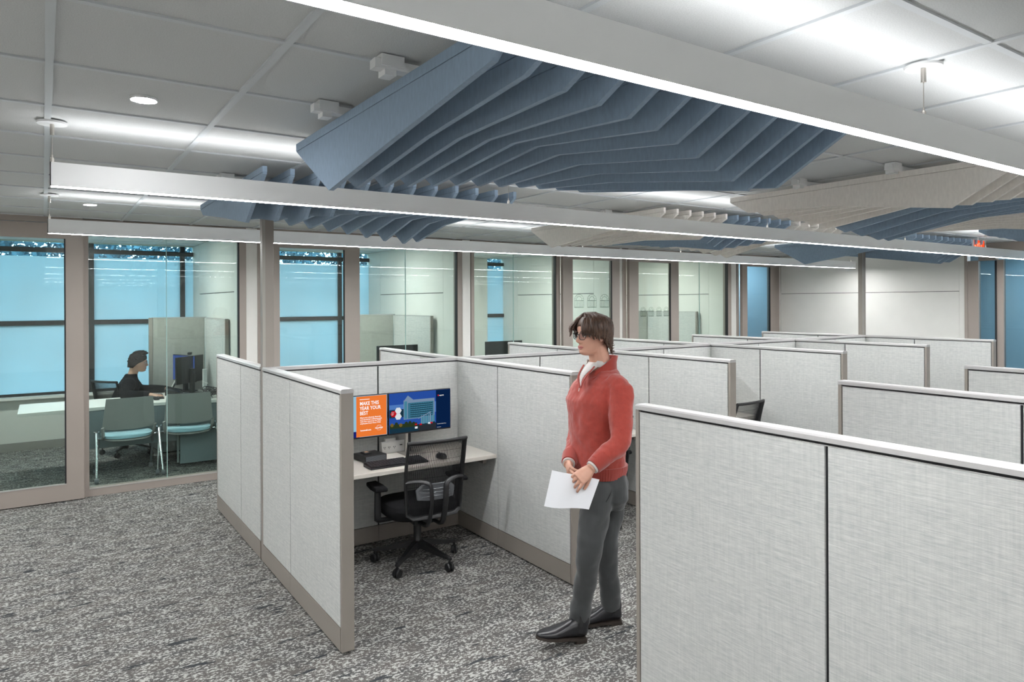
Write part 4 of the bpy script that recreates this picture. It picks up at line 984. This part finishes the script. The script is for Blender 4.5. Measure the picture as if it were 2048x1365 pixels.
def hair_obj(par, m, s, hm, seed, long_=True):
    rnd = random.Random(seed); mb = MB()
    # scalp cap
    rings = []
    for k in range(15):
        e = math.radians(-8 + 98 * k / 14) if k < 14 else math.radians(89.5)
        ring = []
        for j in range(32):
            a = 2 * math.pi * j / 32; ce = math.cos(e)
            lo = (-.055 if long_ else -.045) if math.cos(a) < .15 else 0
            zb = .016 if math.cos(a) > -.2 else -.004
            z = zb + .104 * math.sin(e) + (lo * (1 - math.sin(max(e, 0))) * min(1, max(0, (.25 - math.cos(a)) * 1.6)))
            zc_ = .050 * (1 - math.sin(max(e, 0))) * max(0, math.cos(a)) ** 2
            zz_ = z + zc_; tq = min(max((zz_ - .012) / .106, 0), 1); ce = math.sqrt(max(1 - tq ** 2.6, .0004)); ring.append(m @ (Vector((-.008 + .101 * ce * math.cos(a) * (1.0 if math.cos(a) < 0 else .95), .083 * ce * math.sin(a), zz_)) * s))
        rings.append(ring)
    mb.loft(rings)
    # locks: from the parting, over the skull, hanging down
    n = 300 if long_ else 200
    for i in range(n):
        a = rnd.uniform(-math.pi, math.pi)
        if long_:
            side = 1 if a > 0 else -1; aa = abs(a)
            part = Vector((rnd.uniform(-.02, .068), side * rnd.uniform(0, .010) - .006, 0))
            drop = .058 if aa < .9 else (.074 if aa < 1.75 else (.10 if aa < 2.1 else .150))
            if aa < .42: continue
            zt = .114; R = Vector((.104 * math.cos(a), .086 * math.sin(a), 0))
            start = Vector((part.x * .6 + R.x * .15, part.y, zt + rnd.uniform(-.003, .006)))
            mid = Vector((R.x * .78 - .006, R.y * .85, .088 + rnd.uniform(-.006, .006)))
            out = Vector((R.x * 1.06 - .008, R.y * 1.12, .040 + rnd.uniform(-.01, .01)))
            dz = drop * rnd.uniform(.66, 1.12); out += Vector((rnd.uniform(-.006, .006), rnd.uniform(-.005, .005), 0)); mid += Vector((rnd.uniform(-.005, .005), rnd.uniform(-.005, .005), 0))
            end = Vector((R.x * (1.02 if aa < 1.2 else 1.0) - .006, R.y * rnd.uniform(1.0, 1.12), .070 - dz)); tip = end + Vector(((-.014 if aa > 2.1 else -.005) * rnd.uniform(0, 1.4) if aa > 1.0 else .004, side * rnd.uniform(-.006, .012), -.016 * rnd.uniform(.2, 1.2)))
            if aa < .9: end.y = side * max(abs(end.y), .052 * (aa + .3)); out.y = side * max(abs(out.y), .03)
            pts = [start, mid, out, end, tip]; rad = [(.005, .004), (.008, .005), (.0085, .005), (.0065, .004), (.0012, .001)]
            if aa < .8 and side < 0: out.x += .016; end.x += .024; tip.x += .022
        else:
            e = rnd.uniform(-.1 if math.cos(a) < -.2 else .2, 1.4); R = Vector((-.006 + .100 * math.cos(a) * math.cos(e), .082 * math.sin(a) * math.cos(e), .020 + .100 * math.sin(e)))
            if math.cos(a) > .0 and e < .6: continue
            d_ = Vector((.030, 0, .012)) if e > .8 else Vector((-.004, 0, -.02))
            pts = [R * .98, R * 1.06 + d_ * .5, R * 1.05 + d_ + Vector((rnd.uniform(-.004, .01), rnd.uniform(-.006, .006), rnd.uniform(-.004, .006)))]; rad = [(.007, .006), (.008, .006), (.0015, .0015)]
        mb.tube([m @ (p * s) for p in pts], [(x * s, y * s) for x, y in rad], 5, smooth_path=3)
    return mb.build('hair', hm, par, smooth='all', fix=False)
def hand_mb(mb, wr, d, nrm, sc_=1.0, curl=(.5, .5, .5, .5), thumb=(.6, .3), side=1, fan=.05):
    """wr wrist, d towards the knuckles, nrm back-of-hand normal; side: +1 if the thumb is on the d x nrm side"""
    d = d.normalized(); nrm = (nrm - d * nrm.dot(d)).normalized(); l = d.cross(nrm) * side
    L = .092 * sc_
    rings = []
    for (t, w_, h) in ((-.25, .026, .020), (0, .027, .019), (.3, .034, .017), (.7, .041, .015), (1.0, .040, .012)):
        c = wr + d * L * t; rings.append([c + l * w_ * sc_ * math.cos(a) + nrm * h * sc_ * math.sin(a) for a in [2 * math.pi * k / 14 for k in range(14)]])
    mb.loft(rings)
    for k, (off, ln, cu) in enumerate(zip((.031, .0105, -.0105, -.030), (.076, .084, .078, .062), curl)):
        base = wr + d * L * .88 + l * off * sc_; fd = (d + l * fan * (1.5 - k)).normalized(); pts = [wr + d * L * .4 + l * off * .8 * sc_, base]; ang = 0
        for seg, f in ((.45, .75), (.30, 1.0), (.25, .8)):
            ang += cu * f; dirn = (fd * math.cos(ang) - nrm * math.sin(ang)).normalized(); pts.append(pts[-1] + dirn * ln * sc_ * seg)
        mb.tube(pts, [.0075 * sc_, .0095 * sc_, .0088 * sc_, .0080 * sc_, .0064 * sc_], 10)
    b0 = wr + d * L * .18 + l * .018 * sc_; td = (d * math.cos(thumb[0]) + l * math.sin(thumb[0]) - nrm * thumb[1]).normalized()
    t2 = (td + d * .5 - nrm * .15).normalized()
    mb.tube([b0, b0 + td * .042 * sc_, b0 + td * .070 * sc_ * 1.0, b0 + td * .070 * sc_ + t2 * .028 * sc_], [.013 * sc_, .0115 * sc_, .0105 * sc_, .0075 * sc_], 10)
def remesh(o, v, sm=4):
    r = o.modifiers.new('remesh', 'REMESH'); r.mode = 'VOXEL'; r.voxel_size = v; r.use_smooth_shade = True
    q_ = o.modifiers.new('smooth', 'SMOOTH'); q_.iterations = sm; q_.factor = .5
    return o
def ell(c, F, L, hw, hd, n=28, p=2.0, ribs=0, amp=0):
    out = []
    for k in range(n):
        a = 2 * math.pi * k / n; cc, ss = math.cos(a), math.sin(a); rr = 1 + (amp if ribs and k % 2 else 0)
        out.append(c + F * hd * rr * abs(cc) ** (2 / p) * (1 if cc >= 0 else -1) + L * hw * rr * abs(ss) ** (2 / p) * (1 if ss >= 0 else -1))
    return out
def knit_mat(name, col, scale=420):
    m = mat(name, col, .92, noise=(60, .07, 3), sheen=.3); nt = m.node_tree; b = nt.nodes['Principled BSDF']
    tc = nt.nodes.new('ShaderNodeTexCoord'); no = nt.nodes.new('ShaderNodeTexNoise'); no.inputs['Scale'].default_value = scale / 2
    wv = nt.nodes.new('ShaderNodeTexNoise'); wv.inputs['Scale'].default_value = 9; wv.inputs['Detail'].default_value = 1
    ad = nt.nodes.new('ShaderNodeMath'); ad.operation = 'MULTIPLY_ADD'; ad.inputs[1].default_value = .12
    bp = nt.nodes.new('ShaderNodeBump'); bp.inputs['Strength'].default_value = .35; bp.inputs['Distance'].default_value = .012
    nt.links.new(tc.outputs['Object'], no.inputs[0]); nt.links.new(tc.outputs['Object'], wv.inputs[0]); nt.links.new(no.outputs['Fac'], ad.inputs[0]); nt.links.new(wv.outputs['Fac'], ad.inputs[2])
    nt.links.new(ad.outputs[0], bp.inputs['Height']); nt.links.new(bp.outputs[0], b.inputs['Normal']); return m
sweat = knit_mat('red_knit', (.31, .038, .025)); rib_m = mat('red_rib', (.28, .034, .023), .92, sheen=.3)
trou = mat('charcoal_twill', (.036, .039, .040), .85, noise=(7, .10, 3), bump=.6, sheen=.2)
shirt_m = mat('pale_shirt', (.52, .50, .48), .8); boot_m = mat('black_leather', (.014, .014, .016), .28, noise=(30, .2, 3), bump=.3); sole_m = mat('sole', (.03, .022, .017), .6); elastic = mat('elastic', (.02, .02, .02), .95)
hair_m = mat('brown_hair', (.070, .040, .027), .42, noise=(140, .5, 2, (1, 1, .08)), spec=.35)
jeans = trou

# ---- walking man
al = math.radians(27)
Fh = (-RGT * math.cos(al) - FWD * math.sin(al)); Lh = UP.cross(Fh).normalized()      # Lh points towards the camera side (his left)
base = P(1207, 1268, 3.82); base.z = 0
man = thing('person', 'walking man in a red sweater, grey trousers and black boots, holding a paper', 'person', base)
def L_(mb): mb.v = [tuple(Vector(p) - base) for p in mb.v]; return mb
hm_c = P(1184, 669, 3.80); yaw = math.radians(31)
Ff = (-RGT * math.cos(yaw) - FWD * math.sin(yaw) - UP * .05); Mh = frame_m(hm_c, Ff, UP + RGT * .02)
body = MB(); head_mb(body, Mh, .95)
nk0 = P(1203, 738, 3.83); nk1 = hm_c + Mh.to_3x3() @ Vector((-.030, 0, -.060))
body.tube([nk0 - UP * .05, nk0, (nk0 + nk1) / 2, nk1], [(.075, .075), (.060, .060), (.054, .056), (.055, .055)], 16)
# hidden trunk and limbs, kept inside the clothes
pel = P(1208, 962, 3.82); che = P(1197, 800, 3.82)
body.loft([ell(pel, Fh, Lh, .13, .09), ell(P(1200, 900, 3.82), Fh, Lh, .125, .085), ell(che, Fh, Lh, .15, .09), ell(P(1202, 757, 3.83), Fh, Lh, .12, .06)])
shN, elN, wrN = P(1241, 783, 3.665), P(1240, 884, 3.56), P(1183, 937, 3.475)
shF, elF, wrF = P(1164, 783, 3.985), P(1154, 872, 3.97), P(1137, 929, 3.72)
for a, b, c in ((shN, elN, wrN), (shF, elF, wrF)): body.tube([a, b, c + (c - b).normalized() * .01], [.045, .036, .026], 12)
hipN, knN, anN = P(1196, 985, 3.73), P(1180, 1095, 3.66), P(1161, 1232, 3.74)
hipF, knF, anF = P(1222, 985, 3.90), P(1213, 1090, 3.84), P(1223, 1200, 3.93)
for a, b, c in ((hipN, knN, anN), (hipF, knF, anF)): body.tube([pel, a, b, c], [.08, .075, .05, .035], 12)
# hands: left hand hooks over the sheet, right hand behind it
dN = (P(1159, 957, 3.455) - wrN)
hand_mb(body, wrN, dN, -FWD * 1.0 + UP * .45 - RGT * .2, .95, curl=(.50, .62, .66, .60), thumb=(.45, .55), side=-1, fan=.10)
dF = (P(1141, 953, 3.60) - wrF)
hand_mb(body, wrF, dF, -RGT * .9 - FWD * .5, .92, curl=(.35, .4, .45, .5), thumb=(.5, .3), side=1)
ob = L_(body).build('body', skin, man, smooth='all'); remesh(ob, .0032, 3)
face_parts(man, frame_m(hm_c - base, Ff, UP + RGT * .02), .95, hair_m); glasses(man, frame_m(hm_c - base, Ff, UP + RGT * .02), .95)
hair_obj(man, frame_m(hm_c - base, Ff, UP + RGT * .02), .995, hair_m, 11)
# sweater
sw = MB()
sw.loft([ell(P(1196, 946, 3.82), Fh, Lh, .158, .128, p=2.3), ell(P(1195, 925, 3.82), Fh, Lh, .172, .140, p=2.3), ell(P(1194, 885, 3.82), Fh, Lh, .168, .135, p=2.3), ell(P(1191, 835, 3.82), Fh, Lh, .176, .132, p=2.3), ell(P(1190, 800, 3.82), Fh, Lh, .190, .130, p=2.4),
         ell(P(1197, 770, 3.825), Fh, Lh, .192, .108, p=2.4), ell(P(1202, 752, 3.83), Fh, Lh, .150, .085), ell(P(1205, 738, 3.835), Fh, Lh, .085, .070)])
sw.tube([P(1222, 764, 3.72), shN, (shN + elN) / 2 + UP * .0, elN, (elN * .55 + wrN * .45), wrN - (wrN - elN).normalized() * .035], [.052, .069, .062, .056, .052, .041], 18, smooth_path=3)
sw.tube([P(1180, 764, 3.93), shF, (shF + elF) / 2, elF, wrF - (wrF - elF).normalized() * .035], [.055, .066, .058, .052, .040], 16, smooth_path=3)
o = L_(sw).build('sweater', sweat, man, smooth='all'); remesh(o, .0065, 6)
cl = bpy.data.textures.new('folds', 'CLOUDS'); cl.noise_scale = .085
dm = o.modifiers.new('folds', 'DISPLACE'); dm.texture = cl; dm.strength = .020; dm.mid_level = .5
# ribbed hem, cuffs, collar
hem = MB(); N = 120
hem.loft([ell(P(1196, 925, 3.82), Fh, Lh, .174, .142, N, 2.3, 1, .012), ell(P(1196, 934, 3.82), Fh, Lh, .172, .140, N, 2.3, 1, .018), ell(P(1196, 949, 3.82), Fh, Lh, .160, .129, N, 2.3, 1, .018), ell(P(1196, 950, 3.82), Fh, Lh, .150, .119, N, 2.3)])
L_(hem).build('ribbed_hem', rib_m, man, smooth=True)
for e, w_, in ((elN, wrN), (elF, wrF)):
    d_ = (w_ - e).normalized(); u = d_.orthogonal().normalized(); v = d_.cross(u); cf = MB()
    cf.loft([[w_ - d_ * q_ + (u * math.cos(a) + v * math.sin(a)) * (r_ * (1 + (.03 if k % 2 else 0))) for k, a in enumerate([2 * math.pi * k / 56 for k in range(56)])] for q_, r_ in ((.085, .047), (.06, .0455), (.014, .040), (.012, .034))])
    L_(cf).build('cuff', rib_m, man, smooth=True)
    sc2 = MB(); sc2.loft([[w_ - d_ * q_ + (u * math.cos(a) + v * math.sin(a)) * r_ for a in [2 * math.pi * k / 24 for k in range(24)]] for q_, r_ in ((.03, .035), (.002, .0345), (.002, .031))])
    L_(sc2).build('shirt_cuff', shirt_m, man, smooth=True)
col = MB(); rows = []
for (dz, rr) in ((-.035, 1.22), (.0, 1.08), (.03, 1.0), (.064, 1.02), (.062, .95), (.0, .98)):
    row = []
    for k in range(57):
        a = math.radians(40 + 280 * k / 56); c0 = P(1203, 735, 3.835) + UP * dz - Fh * .012 * (dz / .05)
        fade = min(1, (min(k, 56 - k)) / 11); h = (fade - 1) * .075 if dz > 0 else (fade - 1) * .05
        row.append(c0 + (Fh * math.cos(a) * (.078 + .035 * (1 - fade)) + Lh * math.sin(a) * .074) * rr * (1.018 if k % 2 else 1) + UP * h)
    rows.append(row)
for r_ in rows: col.v += [tuple(p) for p in r_]
for j in range(5):
    for k in range(56): a = j * 57 + k; col.f.append((a, a + 1, a + 58, a + 57)); col.mi.append(0)
L_(col).build('collar', rib_m, man, smooth=True, fix=False)
# shirt showing in the open neck
sh = MB(); rows = []
cN = P(1203, 735, 3.835)
V0 = P(1163, 776, 3.72)
for j in range(9):
    t = j / 8; row = []
    for k in range(13):
        a = math.radians(-62 + 124 * k / 12) * (1 - t * .88)
        top = cN + UP * .030 + Fh * .066 * math.cos(a) + Lh * .062 * math.sin(a) + Fh * .004
        p = top.lerp(V0, t) + Fh * .030 * math.sin(t * math.pi) * math.cos(a * .9)
        row.append(p)
    rows.append(row)
for r_ in rows: sh.v += [tuple(p) for p in r_]
for j in range(8):
    for k in range(12): a = j * 13 + k; sh.f.append((a, a + 1, a + 14, a + 13)); sh.mi.append(0)
o = L_(sh).build('shirt_front', shirt_m, man, smooth='all', fix=False); s_ = o.modifiers.new('thick', 'SOLIDIFY'); s_.thickness = .003
for s in (-1, 1):
    a0 = cN + UP * .042 + Fh * .048 + Lh * s * .050
    MB_ = MB(); pts = [cN + UP * .035 - Fh * .05 + Lh * s * .04, cN + UP * .034 + Lh * s * .062, a0 + Fh * .012, cN + UP * .01 + Fh * .085 + Lh * s * .022]
    low = [p - UP * .038 + (p - cN).normalized() * .010 for p in pts]
    for i in range(3):
        o_ = len(MB_.v); MB_.v += [tuple(q_) for q_ in (pts[i], pts[i + 1], low[i + 1], low[i])]; MB_.f.append((o_, o_ + 1, o_ + 2, o_ + 3)); MB_.mi.append(0)
    o = L_(MB_).build('shirt_collar', shirt_m, man, smooth=True, fix=False); s_ = o.modifiers.new('thick', 'SOLIDIFY'); s_.thickness = .003
# placket edges of the half zip
for s in (-1, 1):
    L_(MB().tube([V0 + Fh * .008 + Lh * s * .004, V0.lerp(cN + Fh * .085 + Lh * s * .045, .55) + Fh * .022 + Lh * s * .012, cN + Fh * .082 + Lh * s * .052 + UP * .012], [(.005, .004), (.006, .004), (.006, .004)], 8, smooth_path=4)).build('placket', rib_m, man, smooth=True)
L_(MB().tube([V0 + Fh * .014, V0 + Fh * .018 - UP * .018], .0025, 6)).build('zip_pull', metal, man)
# trousers
tr = MB()
tr.loft([ell(P(1205, 938, 3.82), Fh, Lh, .150, .112), ell(P(1206, 965, 3.82), Fh, Lh, .160, .122), ell(P(1208, 992, 3.82), Fh, Lh, .160, .118), ell(P(1208, 1012, 3.82), Fh, Lh, .120, .085)])
tr.tube([P(1202, 968, 3.75), hipN, (hipN + knN) / 2 + RGT * .0, knN, P(1170, 1165, 3.70), P(1160, 1225, 3.735), P(1158, 1246, 3.745)], [.085, .096, .081, .066, .058, .056, .058], 20, smooth_path=4)
tr.tube([P(1215, 968, 3.87), hipF, (hipF + knF) / 2, knF, P(1217, 1150, 3.88), P(1222, 1212, 3.93)], [.08, .090, .077, .063, .056, .057], 20, smooth_path=4)
o = L_(tr).build('trousers', trou, man, smooth='all'); remesh(o, .0065, 4)
cl2 = bpy.data.textures.new('creases', 'CLOUDS'); cl2.noise_scale = .09; cl2.noise_depth = 1
dm = o.modifiers.new('creases', 'DISPLACE'); dm.texture = cl2; dm.strength = .020; dm.mid_level = .5
# seams and pocket edges
L_(MB().tube([P(1229, 948, 3.70), P(1222, 985, 3.655), P(1212, 1005, 3.63)], .0016, 5, smooth_path=4)).build('pocket_seam', elastic, man)
def boot(toe, heel, ank, lift):
    d_ = (toe - heel); d_.z = 0; d_.normalize(); sd = UP.cross(d_); L = .295
    m = Matrix((d_, sd, UP)).transposed().to_4x4(); hz = heel.copy(); hz.z = 0; m.translation = hz
    m = m @ Matrix.Rotation(-lift, 4, 'Y')
    def rg(x, z0, z1, w_, n=18): return [m @ Vector((x, w_ * math.cos(a), (z0 + z1) / 2 + (z1 - z0) / 2 * math.sin(a))) for a in [2 * math.pi * k / n for k in range(n)]]
    b = MB()
    b.loft([rg(.004, .03, .08, .022), rg(.015, .022, .12, .034), rg(.06, .020, .125, .038), rg(.11, .018, .112, .040), rg(.16, .016, .086, .046), rg(.21, .014, .066, .050), rg(.255, .014, .054, .042), rg(.285, .016, .044, .026), rg(.297, .020, .036, .010)])
    up = m.inverted() @ ank
    b.tube([m @ Vector((.055, 0, .05)), m @ Vector((.050, 0, .11)), m @ Vector((.05 + (up.x - .05) * .5, 0, .17)), m @ Vector((.05 + (up.x - .05) * .7, 0, .20))], [(.040, .050), (.038, .050), (.039, .046), (.040, .046)], 18)
    o = L_(b).build('boot', boot_m, man, smooth='all'); remesh(o, .0045, 3)
    s_ = MB(); s_.loft([[m @ Vector((x, y, z)) for x, y in ((.0, .0), (.008, .030), (.06, .040), (.12, .038), (.19, .050), (.25, .044), (.290, .022), (.300, 0), (.290, -.022), (.25, -.044), (.19, -.050), (.12, -.038), (.06, -.040), (.008, -.030))] for z in (.010, .024)])
    s_.loft([[m @ Vector((x, y, z)) for x, y in ((.002, .026), (.07, .036), (.07, -.036), (.002, -.026))] for z in (-.006, .012)])
    L_(s_).build('sole', sole_m, o)
    for q_ in (-1, 1): L_(MB().loft([[m @ Vector((x + .008 * q2, q_ * (.0405 + q2 * .001), z)) for x, z in ((.035, .165), (.075, .165), (.068, .09), (.055, .075), (.042, .09))] for q2 in (0, 1)])).build('elastic_gusset', elastic, o)
boot(P(1088, 1272, 3.64), P(1170, 1285, 3.735), P(1157, 1240, 3.735), math.radians(11))
boot(P(1166, 1246, 3.90), P(1243, 1246, 3.94), anF, 0)
# the sheet of paper in his hand
pp = thing('paper', 'white sheet of paper held by the walking man in front of his thigh', 'paper', base)
c00, c10, c11, c01 = P(1104, 941, 3.46), P(1199, 960, 3.49), P(1178, 1020, 3.46), P(1088, 1012, 3.44)
pm = MB(); nu, nv = 12, 8
for lay in (0, 1):
    for j in range(nv + 1):
        for i in range(nu + 1):
            u, v = i / nu, j / nv; p = c00.lerp(c10, u).lerp(c01.lerp(c11, u), v)
            p = p + (-FWD) * (.012 * math.sin(u * 5.5 + .6) * (.4 + v) ) - UP * .004 * math.sin(u * 3.1) * v + FWD * lay * .0012; pm.v.append(tuple(p - base))
W_ = (nu + 1) * (nv + 1)
for j in range(nv):
    for i in range(nu):
        a = j * (nu + 1) + i; pm.f += [(a, a + 1, a + nu + 2, a + nu + 1), (W_ + a, W_ + a + nu + 1, W_ + a + nu + 2, W_ + a + 1)]; pm.mi += [0, 0]
pm.build('sheet', mat('paper_white', (.74, .75, .78), .6), pp, smooth='all', fix=False)
boot_done = True

# ---- seated man in the office
jack = mat('dark_jacket', (.006, .0065, .008), .9, noise=(6, .25, 3), bump=.8, spec=.15)
hair2 = mat('black_hair', (.008, .007, .007), .85, spec=.08, noise=(140, .5, 2, (1, 1, .08)))
Fs = Vector((.97, -.10, 0)).normalized(); Ls = UP.cross(Fs)
seat_c = Vector((.80, 9.45, 0)); base = seat_c.copy()
man2 = thing('person', 'seated man in a dark jacket and glasses typing at the office desk', 'person', base)
def W(f, l, z): return seat_c + Fs * f + Ls * l + UP * z
hc = W(.15, 0, 1.125); M2 = frame_m(hc, Fs + UP * -.10 - FWD * .05)
b2 = MB(); head_mb(b2, M2, .96)
b2.tube([W(.06, 0, .87), W(.08, 0, .96), hc + M2.to_3x3() @ Vector((-.03, 0, -.055))], [.06, .052, .052], 14)
b2.loft([ell(W(-.02, 0, .50), Fs, Ls, .14, .10), ell(W(.0, 0, .70), Fs, Ls, .14, .09), ell(W(.05, 0, .90), Fs, Ls, .16, .08)])
wrR, wrL = W(.285, -.47, .778), W(.46, -.05, .790)
shR, elR, shL, elL = W(.05, -.19, .885), W(.02, -.31, .765), W(.07, .19, .885), W(.16, .22, .77)
for a, b, c in ((shR, elR, wrR), (shL, elL, wrL)): b2.tube([a, b, c], [.04, .036, .024], 10)
for s in (-1, 1):
    b2.tube([W(.0, s * .09, .50), W(.40, s * .10, .50), W(.42, s * .10, .10)], [.07, .055, .035], 10)
hand_mb(b2, wrR, Vector((.85, -.45, -.10)), UP + Vector((-.15, 0, 0)), .95, curl=(.30, .35, .35, .35), thumb=(.5, .2), side=1)
hand_mb(b2, wrL, Vector((.95, -.25, -.12)), UP, .95, curl=(.25, .3, .3, .3), thumb=(.5, .2), side=-1)
ob = L_(b2).build('body', skin2, man2, smooth='all'); remesh(ob, .0042, 3)
M2l = frame_m(hc - base, Fs + UP * -.10 - FWD * .05)
face_parts(man2, M2l, .96, hair2); glasses(man2, M2l, .96, .0009); hair_obj(man2, M2l, 1.04, hair2, 5, False)
j_ = MB()
j_.loft([ell(W(-.03, 0, .47), Fs, Ls, .175, .135), ell(W(-.03, 0, .58), Fs, Ls, .185, .145), ell(W(-.0, 0, .72), Fs, Ls, .19, .135), ell(W(.04, 0, .84), Fs, Ls, .205, .125), ell(W(.055, 0, .905), Fs, Ls, .17, .10), ell(W(.065, 0, .955), Fs, Ls, .078, .075), ell(W(.075, 0, .99), Fs, Ls, .066, .066)])
for a, b, c in ((shR, elR, wrR), (shL, elL, wrL)): j_.tube([a.lerp(W(.05, 0, .92), .3), a, a.lerp(b, .5), b, b.lerp(c, .5), c - (c - b).normalized() * .02], [.06, .078, .070, .066, .056, .042], 14, smooth_path=3)
o = L_(j_).build('jacket', jack, man2, smooth='all'); remesh(o, .009, 5)
t_ = MB()
for s in (-1, 1): t_.tube([W(-.02, s * .09, .52), W(.2, s * .10, .54), W(.40, s * .11, .53), W(.43, s * .11, .40), W(.40, s * .11, .12)], [.10, .095, .08, .07, .06], 14, smooth_path=3)
o = L_(t_).build('trousers', mat('dark_jeans', (.02, .022, .026), .85), man2, smooth='all'); remesh(o, .010, 3)
for s in (-1, 1):
    m = Matrix((Vector((Fs.x, Fs.y, 0)), Ls, UP)).transposed().to_4x4(); m.translation = W(.31, s * .11, 0)
    def rg(x, z0, z1, w_, n=14): return [m @ Vector((x, w_ * math.cos(a), (z0 + z1) / 2 + (z1 - z0) / 2 * math.sin(a))) for a in [2 * math.pi * k / n for k in range(n)]]
    L_(MB().loft([rg(0, .03, .08, .03), rg(.03, .02, .13, .042), rg(.09, .02, .13, .044), rg(.15, .02, .09, .046), rg(.22, .02, .07, .048), rg(.27, .02, .05, .034), rg(.285, .025, .04, .015)])).build('shoe', mat('pale_sneaker', (.42, .42, .41), .7), man2, smooth='all')
    L_(MB().loft([[m @ Vector((x, y, z)) for x, y in ((-.005, 0), (.01, .04), (.1, .048), (.2, .052), (.27, .036), (.292, 0), (.27, -.036), (.2, -.052), (.1, -.048), (.01, -.04))] for z in (.003, .028)])).build('shoe_sole', mat('sneaker_sole', (.6, .6, .58), .6), man2)
